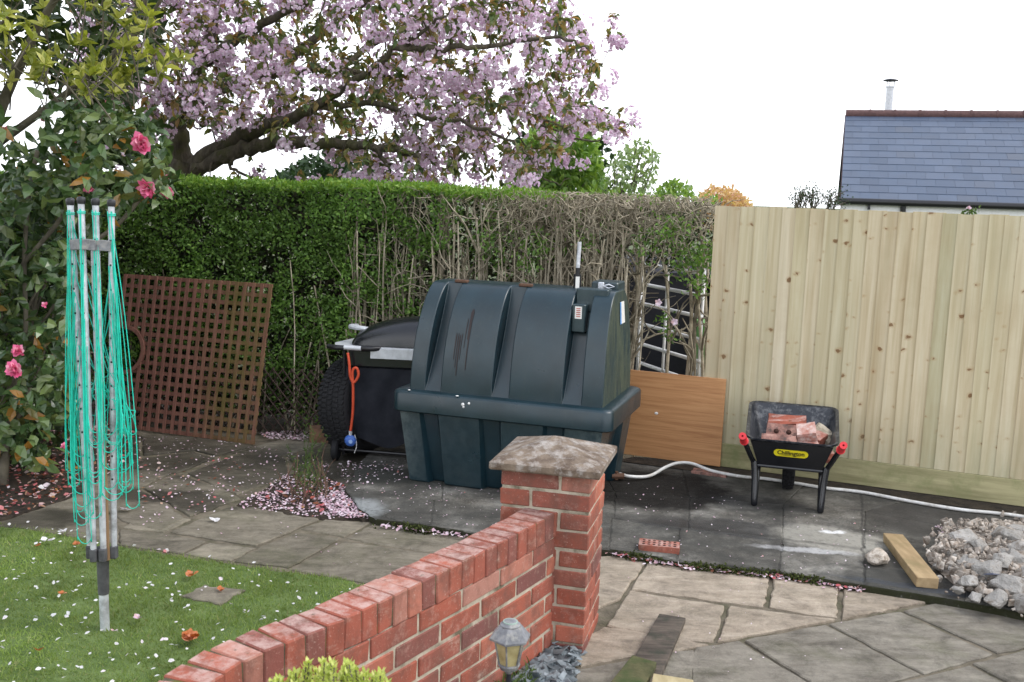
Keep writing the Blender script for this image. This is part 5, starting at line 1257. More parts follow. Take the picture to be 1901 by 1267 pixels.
def bloom(mb, c, r, n=22, face=(0, -1, .2)):
    face = nrm(face); e1 = nrm(np.cross(face, [0, 0, 1])); e2 = np.cross(face, e1); P, D, N = [], [], []
    for k in range(n):
        a = k * 2.4; t = (k + .5) / n; out = e1 * math.cos(a) + e2 * math.sin(a); d = out * (.25 + t) + face * (1.1 - t * 1.05) + rng.normal(0, .12, 3)
        P.append(np.asarray(c) + out * r * .12 * t); D.append(d); N.append(face + rng.normal(0, .3, 3))
    leaves(mb, np.array(P), np.array(D), np.array(N), rng.uniform(.75, 1.05, n) * r, r * .42, .1, -.12)
for (x, y, Y_, r_, fc) in ((262, 266, 5.6, .052, (.2, -.8, -.2)), (275, 348, 5.6, .05, (-.1, -.8, -.5)), (311, 355, 5.65, .036, (.1, -.7, -.6)), (28, 686, 5.4, .042, (-.1, -1, .1)), (34, 652, 5.45, .032, (.1, -.9, .3)), (118, 828, 5.5, .018, (.6, -.5, .5)), (165, 348, 5.7, .03, (0, -.8, -.6)), (84, 567, 5.55, .018, (0, -.8, .3)), (140, 264, 5.7, .014, (0, -1, 0)), (80, 222, 5.7, .014, (0, -1, 0)), (10, 240, 5.7, .014, (0, -1, 0)), (312, 328, 5.7, .014, (0, -1, 0)), (200, 190, 5.8, .014, (0, -1, 0))):
    mb = MB(); bloom(mb, AT(x, y, Y_), r_ * 1.25, 24 if r_ > .025 else 9, fc); mb.build('flower', M['flower'], cam_b)

# ---- yellow green magnolia above it
mag = thing('magnolia_tree', 'yellow green leafy magnolia overhanging the camellia in the top left corner', 'tree', (-3.5, 6.6, Z0))
mb = MB()
for path, r_ in (([(-3.5, 6.6, Z0), (-3.45, 6.5, 1.0), (-3.3, 6.4, 2.0), (-3.0, 6.3, 2.6), (-2.7, 6.2, 3.0)], .06), ([(-3.45, 6.5, 1.0), (-3.6, 6.4, 2.0), (-3.4, 6.2, 2.9), (-3.2, 6.1, 3.3)], .045), ([(-3.3, 6.4, 2.0), (-2.7, 6.3, 2.4), (-2.3, 6.2, 2.7), (-2.1, 6.1, 2.9)], .028)):
    tube(mb, spline(path, 6), np.linspace(r_, r_ * .3, (len(path) - 1) * 6 + 1), 8)
mb.build('trunk', M['bark_grey'], mag, True)
mpoly = [(-330, -160), (290, -160), (300, -20), (285, 60), (280, 90), (345, 105), (325, 130), (235, 150), (215, 205), (150, 190), (70, 150), (-60, 165), (-330, 150)]
n = 700; q = sample_poly(mpoly, n); P, D, N, L_ = [], [], [], []
mbr = MB()
for (x, y) in q:
    Y_ = random.uniform(5.4, 6.7); c = AT(x, y, Y_)
    if n3(c, 2.0) < -.22: continue
    k = random.randint(5, 8); ax = nrm(np.array([random.gauss(.2, .5), random.gauss(-.2, .5), random.gauss(.7, .4)])); e1 = nrm(np.cross(ax, [.3, 1, .1])); e2 = np.cross(ax, e1)
    tube(mbr, [c - ax * random.uniform(.12, .25) + rng.normal(0, .02, 3), c - ax * .06, c], [.005, .004, .003], 4, False)
    for j in range(k):
        a = j * 2.4 + random.random(); d = e1 * math.cos(a) + e2 * math.sin(a) + ax * random.uniform(.3, 1.1); P.append(c); D.append(d); N.append(ax + rng.normal(0, .25, 3)); L_.append(random.uniform(.05, .105))
L_ = np.array(L_); mb = MB(); leaves(mb, np.array(P), np.array(D), np.array(N), L_, L_ * .19, .25, .1); mb.build('crown', M['magnolia'], mag)
mbr.build('twigs', M['bark_grey'], mag)
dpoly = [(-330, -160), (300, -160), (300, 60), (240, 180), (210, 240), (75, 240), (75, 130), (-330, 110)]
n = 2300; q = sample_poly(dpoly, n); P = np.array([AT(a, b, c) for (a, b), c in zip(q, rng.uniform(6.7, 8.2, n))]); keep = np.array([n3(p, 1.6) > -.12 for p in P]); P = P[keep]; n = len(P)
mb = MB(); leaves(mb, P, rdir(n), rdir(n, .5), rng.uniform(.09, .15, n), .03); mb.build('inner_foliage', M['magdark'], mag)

# ---- flowering cherry
che = thing('cherry_tree', 'large spreading cherry tree in pink blossom behind the hedge', 'tree', AT(335, 345, 9.6) * np.array([1, 1, 0]))
mbk = MB(); nodes = []
base = AT(335, 345, 9.6)
def limb(pts, r0, r1, wob=.03):
    P = np.array([AT(x, y, Y_) for x, y, Y_ in pts]) if len(pts[0]) == 3 else np.array(pts)
    S_ = spline(P, 7); S_[1:-1] += rng.normal(0, wob * .35, (len(S_) - 2, 3)); rr = np.linspace(r0, r1, len(S_)); tube(mbk, S_, rr, 9, False)
    for p, r_ in zip(S_[3:], rr[3:]): nodes.append((p, r_))
tr = np.array([[base[0] - .05, base[1], -.15], [base[0] - .02, base[1], .9], base, AT(345, 300, 9.6)]); S_ = spline(tr, 5); tube(mbk, S_, np.linspace(.20, .15, len(S_)), 10, False)
limb([(345, 310, 9.6), (330, 240, 9.5), (345, 190, 9.4), (375, 120, 9.3), (395, 40, 9.2), (400, -60, 9.1)], .105, .03)
limb([(335, 240, 9.5), (300, 160, 9.6), (285, 60, 9.7), (300, -60, 9.8)], .07, .03)
limb([(345, 315, 9.6), (400, 282, 9.4), (470, 245, 9.2), (520, 228, 9.0), (580, 200, 8.8), (660, 150, 8.6), (740, 90, 8.4), (830, 30, 8.2)], .09, .010)
limb([(350, 325, 9.6), (420, 290, 9.3), (500, 268, 9.1), (580, 266, 8.9), (650, 268, 8.7), (720, 278, 8.5), (780, 290, 8.4)], .08, .022)
limb([(345, 200, 9.4), (410, 165, 9.6), (500, 140, 9.8), (620, 130, 9.9), (760, 150, 10), (880, 185, 10), (980, 215, 10), (1060, 240, 10)], .055, .007)
limb([(580, 200, 8.8), (680, 195, 8.7), (790, 215, 8.6), (880, 235, 8.5), (960, 270, 8.4), (1000, 310, 8.4)], .03, .006)
limb([(500, 140, 9.8), (600, 60, 9.9), (700, -10, 10), (820, -60, 10)], .05, .02)
limb([(740, 90, 8.4), (840, 90, 8.3), (940, 80, 8.2), (1030, 70, 8.1), (1090, 90, 8.1)], .028, .008)
limb([(620, 130, 9.9), (720, 70, 10.2), (850, 40, 10.4), (980, 20, 10.5)], .035, .012)
limb([(375, 120, 9.3), (460, 60, 9.0), (560, 10, 8.8), (640, -40, 8.6)], .05, .02)
limb([(700, 275, 8.5), (720, 310, 8.5), (745, 345, 8.5)], .022, .012)
limb([(440, 282, 9.25), (430, 310, 9.2), (480, 335, 9.1)], .022, .010)
limb([(1000, 230, 10), (1090, 262, 10), (1130, 255, 10), (1160, 235, 10)], .012, .005)
limb([(930, 190, 10), (1010, 330, 9.9), (1060, 335, 9.9)], .010, .004)
ypoly = [(120, -140), (1050, -140), (1060, 20), (1085, 60), (1115, 115), (1105, 190), (1160, 222), (1165, 245), (1080, 250), (1040, 285), (1000, 350), (900, 352), (760, 352), (700, 340), (640, 320), (590, 262), (520, 262), (470, 240), (400, 250), (330, 235), (250, 300), (150, 220)]
tgt = sample_poly(ypoly, 2000); depth = []
for (x, y) in tgt: depth.append(random.uniform(8.0, 10.6))
extra = [(1145, 22, 9.2), (1160, 70, 9.2), (1115, 125, 9.2), (1178, 222, 10), (1150, 205, 10), (1060, 288, 9.9), (490, 312, 9.1), (625, 322, 8.6), (655, 312, 8.5), (470, 300, 9.2), (610, 335, 8.6), (405, 235, 9.0), (385, 200, 9.0), (365, 205, 9.0), (985, 322, 9.9), (560, 325, 9.4), (300, 225, 8.8), (250, 175, 8.8), (265, 250, 9.0), (230, 300, 9.3), (330, 345, 9.2), (390, 335, 9.2), (440, 335, 9.2), (1035, 285, 9.9), (1130, 60, 9.1)]
T_ = [AT(x, y, d) for (x, y), d in zip(tgt, depth)] + [AT(*e) for e in extra]
for nd in ((1030, 70, 8.1), (1090, 90, 8.1), (1130, 255, 10)): pass
order = sorted(range(len(T_)), key=lambda i: min(np.linalg.norm(T_[i] - p) for p, _ in nodes[::4]))
NP = [p for p, _ in nodes]; NR_ = [r for _, r in nodes]
ends = []
for i in order:
    t = T_[i]; arr = np.array(NP); dd = np.linalg.norm(arr - t, axis=1) + np.maximum(0, (arr[:, 0] - t[0]) * .6); j = int(np.argmin(dd)); s_ = arr[j]; L_ = np.linalg.norm(t - s_)
    if L_ > 1.6: continue
    r0 = min(.012, NR_[j] * .7); r0 = max(r0, .0035); mid = (s_ + t) / 2 + rng.normal(0, .09 * L_, 3) + np.array([0, 0, .10 * L_])
    P = spline([s_, mid, t], 4); tube(mbk, P, np.linspace(r0, max(.0025, r0 * .45), len(P)), 5, False)
    for p, r_ in zip(P[3:], np.linspace(r0, r0 * .45, len(P))[3:]): NP.append(p); NR_.append(r_)
    ends.append((t, nrm(t - s_)))
mbk.build('trunk', M['bark'], che, True)
PB, DB, NBm, LB = [], [], [], []; PL, DL, NL, LL = [], [], [], []
for t, d in ends:
    isx = any(np.linalg.norm(t - AT(*e)) < .01 for e in extra)
    if (random.random() < .60 and n3(t, 1.1) > -.25) or isx:
        for _ in range(random.choice((1, 1, 2))):
            c = t + np.array([random.gauss(0, .05), random.gauss(0, .05), -random.uniform(.02, .1)]); rr = random.uniform(.045, .075)
            for k in range(random.randint(14, 20)):
                a = rng.normal(size=3); a = nrm(a * [1.1, 1.1, .9]); fc = c + a * rr
                e1 = nrm(np.cross(a, [.2, .1, 1])); e2 = np.cross(a, e1)
                for j in range(6):
                    an = j * math.pi / 3 + random.random(); PB.append(fc); DB.append(e1 * math.cos(an) + e2 * math.sin(an) + a * random.uniform(.1, .8)); NBm.append(a + rng.normal(0, .2, 3)); LB.append(random.uniform(.018, .03))
    for k in range(random.randint(4, 9)):
        PL.append(t - d * random.uniform(0, .08)); a = rng.normal(size=3) * .7 + d * .7; a[2] -= .35; DL.append(a); NL.append(rng.normal(0, .5, 3) + np.array([0, 0, 1.0])); LL.append(random.uniform(.055, .105))
LB = np.array(LB); LL = np.array(LL)
mb = MB(); leaves(mb, np.array(PB), np.array(DB), np.array(NBm), LB, LB * .5, .1, -.15); mb.build('blossom', M['blossom'], che)
mb = MB(); leaves(mb, np.array(PL), np.array(DL), np.array(NL), LL, LL * .24, .25, .18); mb.build('foliage', M['cherry_leaf'], che)

# ---- trees beyond the hedge
def crown(name, label, cat, poly, Ys, n, size, mat, thr=-.2, ns=1.2, trunk=None, bark='bark_grey', dark=None, up=.5, nbr=14, group='trees beyond the hedge', brr=.03):
    q0 = np.array(poly, float); cx = q0[:, 0].mean(); root = AT(cx, q0[:, 1].max(), np.mean(Ys)); root[2] = -.13
    t = thing(name, label, cat, root, group)
    q = sample_poly(poly, n); P = np.array([AT(a, b, c) for (a, b), c in zip(q, rng.uniform(Ys[0], Ys[1], n))])
    keep = np.array([n3(p, ns) + .5 * n3(p, ns * 3) > thr for p in P]); P = P[keep]; n = len(P)
    mb = MB(); leaves(mb, P, rdir(n), rdir(n, up), rng.uniform(size * .7, size * 1.3, n), size * .26); mb.build('crown', M[mat], t)
    mb = MB(); top = np.array([P[:, 0].mean(), P[:, 1].mean(), P[:, 2].mean()]); pts = spline([root, (root + top) / 2 + rng.normal(0, .1, 3), top], 5); tube(mb, pts, np.linspace(brr * 3, brr, len(pts)), 7, False)
    for k in range(nbr):
        e = P[random.randrange(len(P))]; s_ = pts[random.randint(3, len(pts) - 1)]; m_ = (s_ + e) / 2 + np.array([0, 0, -.1]); tube(mb, spline([s_, m_, e], 4), np.linspace(brr * .7, .006, 9), 5, False)
    mb.build('trunk', M[bark], t, True)
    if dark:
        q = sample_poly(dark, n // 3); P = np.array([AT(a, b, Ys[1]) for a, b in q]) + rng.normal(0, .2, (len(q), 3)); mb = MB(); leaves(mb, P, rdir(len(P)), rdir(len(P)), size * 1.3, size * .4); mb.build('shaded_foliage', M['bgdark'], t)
    return t
crown('broadleaf_tree', 'fresh green leafy tree above the hedge behind the cherry branch tips', 'tree', [(940, 420), (945, 330), (975, 260), (1010, 215), (1060, 195), (1095, 230), (1110, 280), (1120, 330), (1130, 420)], (12, 14), 7500, .10, 'bgtree', -.12, 1.6, dark=[(980, 350), (985, 280), (1060, 240), (1085, 300), (1060, 350)])
crown('airy_tree', 'thin airy pale green tree right of the leafy one', 'tree', [(1080, 420), (1100, 330), (1150, 280), (1195, 258), (1225, 290), (1215, 340), (1195, 420)], (14, 15.5), 1700, .09, 'bgpale', -.05, 1.8, nbr=40, brr=.018)
crown('round_bush', 'small rounded green bush top over the bare hedge', 'shrub', [(1212, 420), (1216, 355), (1245, 336), (1275, 345), (1298, 375), (1300, 420)], (11, 12), 1500, .07, 'bgtree', -.3, 2)
crown('maple_tree', 'orange peach maple top just above the fence corner', 'tree', [(1285, 430), (1290, 370), (1320, 347), (1360, 350), (1390, 372), (1400, 430)], (12, 13), 3200, .06, 'bgorange', -.35, 2)
crown('dark_conifer', 'dark green conifer seen under the cherry limbs over hedge', 'tree', [(500, 430), (510, 330), (560, 300), (640, 275), (700, 300), (740, 430)], (13, 15), 6000, .10, 'bgdark', -.25, 1.5)
for i, (x, h) in enumerate(((1482, 352), (1506, 343), (1538, 350))):
    b0_ = AT(x, 425, 15); t = thing('bare_shrub', ['leftmost bare twiggy shrub top left of the slate roof', 'tallest bare twiggy shrub top, middle one by the slate roof', 'bare twiggy shrub top nearest the slate roof'][i], 'shrub', (b0_[0], b0_[1], -.13), 'bare shrubs beside the slate roof')
    mb = MB(); gens = []; tube(mb, [(b0_[0], b0_[1], -.13), AT(x, 400, 15)], .025, 6)
    for k in range(7): branchy(mb, AT(x + random.uniform(-6, 6), 402, 15), (random.gauss(0, .35), random.gauss(0, .3), 1), (402 - h) / 1873 * 15 * .55, .012, 2, .4, gens)
    mb.build('trunk', M['bgtwig'] if 'bgtwig' in M else M['bark_grey'], t)
    mb = MB(); P = np.array([g[0] for g in gens]); P = np.repeat(P, 3, 0) + rng.normal(0, .03, (len(P) * 3, 3)); leaves(mb, P, rdir(len(P)), rdir(len(P)), .03, .012); mb.build('buds', M['bgdark'], t)

# ---- weeds by the slab
wd = thing('weed_clump', 'spindly weed clump with dry brown stalks growing by concrete edge', 'weed', G(575, 915, Z0))
mb = MB()
for k in range(34):
    p = G(random.uniform(520, 610), random.uniform(885, 945), Z0); h = random.uniform(.08, .24); pts = [p]; d = nrm([random.gauss(0, .3), random.gauss(0, .3), 1])
    for i in range(4): d = nrm(d + rng.normal(0, .15, 3)); pts.append(pts[-1] + d * h / 4)
    tube(mb, pts, np.linspace(.005, .0015, 5), 5, False)
mb.build('dry_stalks', M['weed_dry'], wd)
mb = MB(); P, D = [], []
for k in range(7):
    p = G(random.uniform(560, 590), random.uniform(875, 905), Z0); pts = [p]; d = nrm([random.gauss(0, .18), random.gauss(0, .2), 1])
    for i in range(6):
        d = nrm(d + rng.normal(0, .08, 3)); pts.append(pts[-1] + d * .055); 
        for j in range(5): P.append(pts[-1]); D.append(nrm(rng.normal(0, .6, 3) + [0, 0, .5]))
    tube(mb, pts, np.linspace(.0025, .001, 7), 4, False)
for k in range(420): P.append(G(random.uniform(545, 600), random.uniform(885, 925), Z0) + [0, 0, random.uniform(0, .14)]); D.append(nrm(rng.normal(0, 1, 3) + [0, 0, .6]))
P = np.array(P); n = len(P); leaves(mb, P, np.array(D), rdir(n), rng.uniform(.015, .04, n), .0028); mb.build('foliage', M['weed'], wd)

# ---- lime green shrub at the bottom edge
ls = thing('lime_shrub', 'lime yellow leafy shrub tips in front of the wall at the bottom edge', 'shrub', (-.42, 2.25, Z0))
mb, mbt = MB(), MB(); P, D, N = [], [], []
for k in range(95):
    x = random.uniform(500, 730); c0 = AT(x, 1267, random.uniform(2.18, 2.4)); prof_ = 1 - ((x - 612) / 118) ** 2; tip = c0[2] + .068 * max(0, prof_) * random.uniform(.1, 1.12) - .014
    r0 = np.array([-.42 + (c0[0] + .42) * .35, 2.27, .02 - random.random() * .05]); m_ = np.array([c0[0], c0[1], tip - .14]); e_ = np.array([c0[0] + random.gauss(0, .01), c0[1], tip]); S_ = spline([r0, m_, e_], 6); tube(mbt, S_, np.linspace(.005, .0018, len(S_)), 4, False)
    for j in range(26):
        p = S_[-1] + (S_[-5] - S_[-1]) * (j / 22.0); a = j * 2.4; P.append(p); D.append([math.cos(a) * .8, math.sin(a) * .8, random.uniform(.5, 1.3)]); N.append([math.cos(a), math.sin(a), -.4])
    for j in range(16):
        p = S_[random.randint(3, 9)]; P.append(p); D.append(rng.normal(0, 1, 3) + [0, 0, .6]); N.append(rng.normal(0, 1, 3))
P = np.array(P); n = len(P); leaves(mb, P, np.array(D), np.array(N), rng.uniform(.011, .021, n), rng.uniform(.0035, .0055, n), .15, .1)
mb.build('foliage', M['lime'], ls); mbt.build('twigs', M['bark_grey'], ls)
# small green plant at the lantern foot
lp = thing('grassy_weed', 'small green grassy weed at the wall foot under the lantern', 'weed', G(945, 1262, Z0))
mb = MB(); m_ = 260; P = np.array([G(random.uniform(910, 985), random.uniform(1255, 1310), Z0) + np.array([0, 0, random.uniform(0, .03)]) for _ in range(m_)]); D = rdir(m_, 1.2); leaves(mb, P, D, rdir(m_), rng.uniform(.03, .075, m_), .004, .1, .3); mb.build('foliage', M['weed'], lp)
# pink flower showing over the fence
pf = thing('climbing_flower', 'tiny pink flower peeping over the top of the fence', 'flower', AT(1797, 405, 6.6))
mb = MB(); bloom(mb, AT(1797, 388, 6.45), .022, 9); mb.build('petals', M['petal_pink'], pf)
mb = MB(); c = AT(1800, 394, 6.45); tube(mb, [c - [0, 0, .25], c + [0, 0, .02]], .003, 5); m_ = 22; leaves(mb, c + rng.normal(0, .02, (m_, 3)) * [1.8, 1, .5], rdir(m_), rdir(m_, .5), .03, .008); mb.build('leaves', M['weed'], pf)

# ---- moss along the slab edge and fallen petals
def flat(mb, P, size, z, upn=.9, curl=-.15, wf=.36):
    n = len(P); D = rng.normal(size=(n, 3)); D[:, 2] *= .25; N = rng.normal(0, .35, (n, 3)); N[:, 2] += 1
    L_ = rng.uniform(size * .6, size * 1.3, n); leaves(mb, np.c_[P, np.full(n, z) + rng.uniform(0, .006, n)], D, N, L_, L_ * wf, .15, curl)
def along(pts, n, w):
    Q = np.array(gp(pts)); sg = np.linalg.norm(np.diff(Q, axis=0), axis=1); cu = np.r_[0, np.cumsum(sg)]; t = rng.uniform(0, cu[-1], n)
    return np.c_[np.interp(t, cu, Q[:, 0]), np.interp(t, cu, Q[:, 1])] + rng.normal(0, w, (n, 2))
edge = [(700, 972), (780, 982), (860, 993), (935, 1004), (1035, 1016), (1130, 1026), (1190, 1034), (1262, 1048), (1440, 1066), (1562, 1086), (1600, 1092)]
edge = [(x, y + 7) for x, y in edge]
mb = MB(); P = along(edge, 4200, .012); P = P[np.array([n3((p[0], p[1], 0), 5) + .5 * n3((p[0], p[1], 7), 14) > .02 for p in P])]; n = len(P); leaves(mb, np.c_[P, rng.uniform(Z0 - .004, -.004, n)], rdir(n, .3), rdir(n), rng.uniform(.008, .02, n), .006); o = mb.build('moss', M['moss']); tag(o, 'dark green moss lining the concrete edge', 'moss', kind='stuff')
mb = MB()
P = sample_poly(lawn_poly, 1500); flat(mb, P[np.array([n3((p[0], p[1], 2), 1.7) > -.15 for p in P])], .020, Z0 + .021)
o = mb.build('lawn_petals', M['petal_white']); tag(o, 'small white petals scattered over the lawn', 'petals', kind='stuff')
mb = MB()
flat(mb, sample_poly(gp([(250, 808), (480, 826), (600, 860), (760, 850), (745, 895), (560, 880), (430, 950), (260, 980)]), 470), .016, Z0 + .006)
flat(mb, sample_poly(gp([(440, 942), (530, 885), (600, 885), (640, 910), (672, 950), (690, 968), (560, 962)]), 900), .019, Z0 + .01)
flat(mb, sample_poly(gp([(590, 930), (632, 915), (690, 966), (620, 962)]), 520), .018, Z0 + .014)
flat(mb, sample_poly(gp([(480, 808), (600, 800), (590, 822), (500, 818)]), 420), .02, Z0 + .012)
flat(mb, along(edge[:4], 110, .012), .024, Z0 + .010); flat(mb, along(edge[5:], 420, .018), .020, Z0 + .010)
flat(mb, sample_poly(gp([(640, 900), (930, 900), (930, 990), (720, 960)], 0), 130), .011, .003)
flat(mb, sample_poly(gp([(1140, 890), (1590, 960), (1740, 1040), (1560, 1075), (1140, 1015)], 0), 150), .011, .003)
flat(mb, sample_poly(gp([(600, 860), (760, 855), (750, 900), (640, 900)], 0), 130), .016, .004)
flat(mb, sample_poly(gp([(1730, 980), (1820, 975), (1810, 1000), (1750, 1000)], 0), 60), .022, .012)
flat(mb, sample_poly(gp([(440, 960), (900, 1000), (700, 1070), (300, 1000)]), 26), .012, Z0 + .006)
flat(mb, sample_poly(gp([(1100, 1050), (1700, 1120), (1500, 1260), (1100, 1260)]), 40), .008, Z0 + .006)
o = mb.build('blossom_petals', M['petal_pink']); tag(o, 'pale pink cherry petals strewn over paving and concrete', 'petals', kind='stuff')
mb = MB(); P = sample_poly(bed, 2600); flat(mb, P, .03, Z0 + .012)
flat(mb, sample_poly(gp([(470, 935), (560, 900), (640, 905), (600, 955)]), 60), .035, Z0 + .016); flat(mb, sample_poly(gp([(240, 850), (480, 850), (420, 940), (250, 960)]), 55), .026, Z0 + .008); flat(mb, along(edge[5:], 130, .02), .022, Z0 + .012)
o = mb.build('bed_litter', M['petal_mix']); tag(o, 'pink and brown fallen camellia litter covering the flower bed', 'leaf litter', kind='stuff')
# individual fallen blooms and big petals
def fallen(name, label, px, py, r, mat, n=9, z=Z0 + .02):
    mb = MB(); c = G(px, py, z); P = np.repeat(c[None], n, 0) + rng.normal(0, r * .12, (n, 3)) * [1, 1, .2]; an = rng.random(n) * 6.3; D = np.stack([np.cos(an), np.sin(an), rng.uniform(.05, .5, n)], 1); N = rng.normal(0, .4, (n, 3)); N[:, 2] += 1
    leaves(mb, P, D, N, rng.uniform(.7, 1.1, n) * r, r * .42, .2, -.2); o = mb.build(name, M[mat]); tag(o, label, 'fallen flower' if n > 3 else 'petal', 'fallen blooms on the ground')
fallen('fallen_flower', 'large withered orange bloom on the grass by the wall', 352, 1187, .048, 'petal_rust', 16)
fallen('fallen_flower', 'pink petal on the grass beside the washing line base', 257, 1148, .03, 'petal_pink', 4)
fallen('fallen_flower', 'small pinkish petal at the foot of washing line', 212, 1172, .018, 'petal_pink', 3)
fallen('fallen_flower', 'pair of orange pink petals in mid lawn above stepping stone', 358, 1068, .035, 'petal_rust', 6)
fallen('fallen_flower', 'peach petals lying on the stepping stone', 408, 1096, .03, 'petal_rust', 5, Z0 + .012)
fallen('fallen_flower', 'brown curled petal on the lawn left of washing line', 116, 1103, .026, 'petal_rust', 4)
fallen('fallen_flower', 'long brown leaf on grass in bottom left corner', 72, 1208, .03, 'petal_rust', 2)
fallen('fallen_flower', 'orange petals on grass by paving edge left of pole', 140, 1012, .03, 'petal_rust', 5)
fallen('fallen_flower', 'orange brown petals at the left end of lawn edge', 68, 1013, .026, 'petal_rust', 5)
fallen('fallen_flower', 'pink petal on the paving edge right of washing line', 308, 1027, .026, 'petal_mix', 4)
fallen('fallen_flower', 'white petals with brown tip on dark wet paving', 118, 988, .035, 'petal_white', 4)
fallen('fallen_flower', 'bright pink camellia bloom on the soil at the left edge', 6, 893, .045, 'flower', 14)
fallen('large_petal', 'long white petal lying on the pale paving slab', 398, 969, .045, 'petal_white', 2, Z0 + .008)
fallen('large_petal', 'white magnolia petal on paving behind the washing line', 232, 946, .055, 'petal_white', 3, Z0 + .01)
fallen('large_petal', 'white magnolia petal on the soil below the camellia', 85, 905, .05, 'petal_white', 3)
fallen('large_petal', 'white petal at lawn edge left of the washing line', 88, 1005, .04, 'petal_white', 4)

# ================================================================== BEYOND THE BARE HEDGE
rk = thing('white_rack', 'white metal barred rack seen through the bare hedge stems', 'rack', (1.85, 8.1, -.1))
ru = nrm(np.array([.34, -.86, 0])); mb = MB()
for py in (490, 527, 563, 601, 638, 674, 706):
    p = AT(1188, py, 8.35); tube(mb, [p, p + ru * .95], .015, 8)
r0 = AT(1188, 600, 8.35); r0[2] = 0
mb.build('bars', M['white'], rk, True)
for t in (0.0, .42, .95):
    mb = MB(); tube(mb, [r0 + ru * t + [0, 0.02, -.13], r0 + ru * t + [0, .02, 1.33]], .012, 8); mb.build('upright', M['white'], rk, True)
for bx, by, lb in ((1.32, 9.3, 'left dark wheelie bin behind the white rack'), (2.2, 9.0, 'right dark wheelie bin behind the white rack, next to the green crate')):
    bn = thing('wheelie_bin', lb, 'bin', (bx, by, -.13), 'bins beyond the hedge')
    mb = MB(); loft(mb, [[np.array([bx + x, by + y, z]) for x, y in rrect(h_, h_ * .8, .06)] for z, h_ in ((-.13, .36), (1.15, .45))]); mb.build('bin_body', M['dark_plastic'], bn, True, 40)
    mb = MB(); loft(mb, [[np.array([bx + x, by + y, z]) for x, y in rrect(h_, h_ * .8, .06)] for z, h_ in ((1.152, .48), (1.19, .48), (1.30, .36))]); mb.build('bin_lid', M['dark_plastic'], bn, True, 40)
gbx = thing('green_crate', 'bright green plastic crate beyond the hedge gap', 'crate', (1.86, 7.95, -.1))
c = AT(1305, 632, 8.0); mb = MB(); loft(mb, [[np.array([c[0] + .13 + x, c[1] + y, z]) for x, y in rrect(h_, .13, .03)] for z, h_ in ((.52, .15), (.56, .16), (.86, .17), (.88, .18))]); mb.build('crate_body', M['greenbox'], gbx, True, 40)
mb = MB(); loft(mb, [[np.array([c[0] + .13 + x, c[1] + y, z]) for x, y in rrect(.2, .16, .02)] for z in (-.13, .515)]); mb.build('crate_stand', M['render'], gbx)

# ================================================================== NEIGHBOUR'S HOUSE
ha = R(-17); hu = np.array([math.cos(ha), math.sin(ha), 0]); hv = np.array([-hu[1], hu[0], 0]); HO = AT(1561, 371, 17.0)
def hx(u, v, z): return HO + hu * u + hv * v + np.array([0, 0, z])
HA = np.array([hu, hv, [0, 0, 1]])
house = thing('slate_house', 'neighbouring house with blue grey slate roof beyond the fence', 'house', hx(4, 3.2, -HO[2] - .13))
run, rise, HLn = 3.25, 1.65, 9.0
sl = nrm(np.array([0, run, rise])); slope = sl[0] * hu + sl[1] * hv + np.array([0, 0, sl[2]]); sln = np.cross(hu, slope); slen = math.hypot(run, rise)
if sln[2] < 0: sln = -sln
mb = MB(); gau = .262; nr = int(slen / gau); gau = slen / nr; SA = np.array([hu, slope, sln])
for r_ in range(nr):
    u = -.15 if r_ % 2 else 0.0
    while u < HLn:
        u0, u1 = max(u, 0), min(u + .297, HLn)
        if u1 - u0 > .02: cbox(mb, hx(0, 0, 0) + hu * (u0 + u1) / 2 + slope * (r_ * gau + gau * .5 + .01) + sln * (.006 + .004), ((u1 - u0) / 2, gau / 2 + .012, .004), 0, np.array([hu, nrm(slope + sln * -.02), nrm(sln + slope * .02)]))
        u += .30
roof = mb.build('roof', M['roof'], house)
mb = MB(); V = [hx(.01, 0, -.03), hx(HLn, 0, -.03), hx(HLn, run, rise - .03), hx(.01, run, rise - .03), hx(.01, 2 * run, -.03), hx(HLn, 2 * run, -.03)]; mb.add(V, [(0, 1, 2, 3), (3, 2, 5, 4)]); mb.build('roof_deck', M['slate_dark'], house)
mb = MB(); u = 0
while u < HLn:
    tube(mb, [hx(u, run, rise + .01), hx(u + .445, run, rise + .01)], .095, 12); tube(mb, [hx(u + .43, run, rise + .013), hx(u + .465, run, rise + .013)], .105, 12); u += .45
mb.build('ridge_tiles', M['ridge'], house, True, 40)
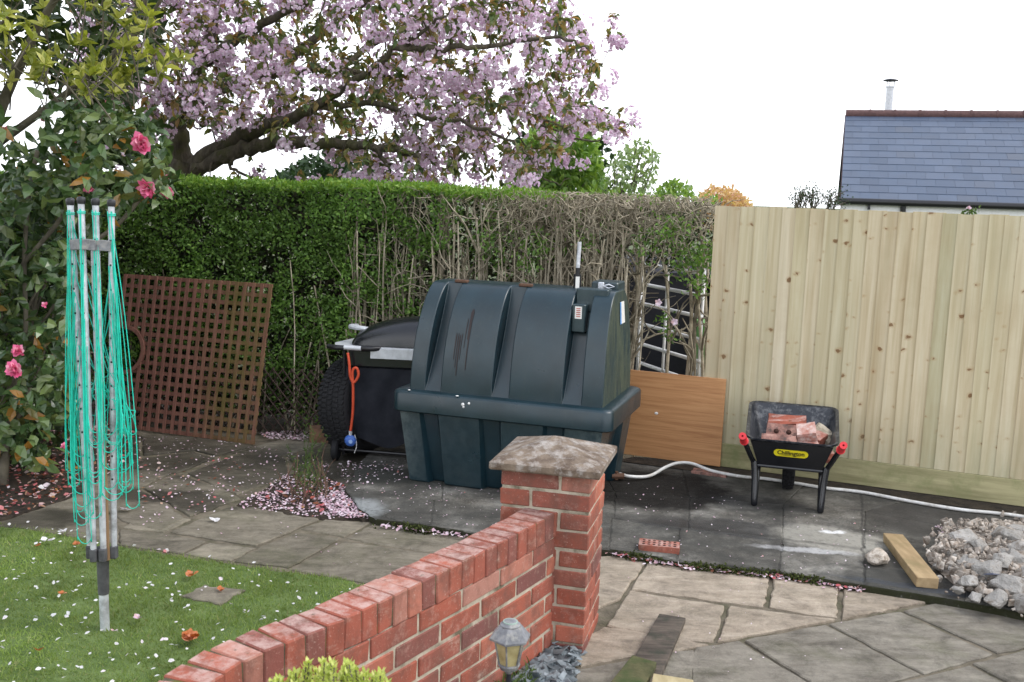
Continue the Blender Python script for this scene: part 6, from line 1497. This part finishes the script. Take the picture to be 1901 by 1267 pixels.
mb = MB(); tube(mb, [hx(-.05, -.05, -.02), hx(HLn, -.05, -.02)], .055, 10); gut = mb.build('gutter', M['black'], house, True, 40)
for u in (.45, 2.0, 3.5, 5.0, 6.5):
    mb = MB(); cbox(mb, hx(u, -.02, -.10), (.022, .03, .05), .004, HA); mb.build('bracket', M['black'], gut)
mb = MB(); tube(mb, [hx(.98, -.03, -.08), hx(.98, .0, -.5), hx(.98, .12, -1.9)], .045, 10); mb.build('downpipe', M['black'], gut, True, 40)
mb = MB(); cbox(mb, hx(HLn / 2, .03, -.13), (HLn / 2, .012, .09), .002, HA); mb.build('fascia', M['white'], house)
mb = MB(); zb = -HO[2] - .13; V = [hx(u, v, z) for u in (.08, HLn) for v, z in ((.15, zb), (.15, -.04), (run, rise - .08), (2 * run - .15, -.04), (2 * run - .15, zb))]
mb.add(V, [(0, 1, 2, 3, 4), (5, 6, 7, 8, 9), (0, 1, 6, 5), (3, 4, 9, 8)]); mb.build('wall', M['render'], house)
mb = MB(); Vb = [hx(-.012, -.03, -.05), hx(-.012, run, rise + .0), hx(-.012, 2 * run, -.05), hx(-.012, 2 * run, -.17), hx(-.012, run, rise - .14), hx(-.012, -.03, -.17)]
V = Vb + [v + hu * .02 for v in Vb]; mb.add(V, [(0, 1, 4, 5), (1, 2, 3, 4), (6, 7, 10, 11), (7, 8, 9, 10), (0, 1, 7, 6), (1, 2, 8, 7)]); mb.build('bargeboard', M['ridge'], house)
fc_ = AT(1649, 206, 20.6); flue = None
mb = MB(); tube(mb, [fc_ - [0, 0, .5], fc_ + [0, 0, .47]], .075, 16); tube(mb, [fc_ + [0, 0, .45], fc_ + [0, 0, .48]], .09, 16); flue = mb.build('flue', M['inox'], house, True, 40)
mb = MB(); lathe(mb, [(.10, 0), (.15, .01), (.14, .03), (.04, .055)], 18, fc_ + [0, 0, .57])
for k in range(3): a = k * 2.1; tube(mb, [fc_ + [math.cos(a) * .08, math.sin(a) * .08, .46], fc_ + [math.cos(a) * .08, math.sin(a) * .08, .58]], .008, 5)
mb.build('cowl', M['dark_plastic'], flue, True, 40)
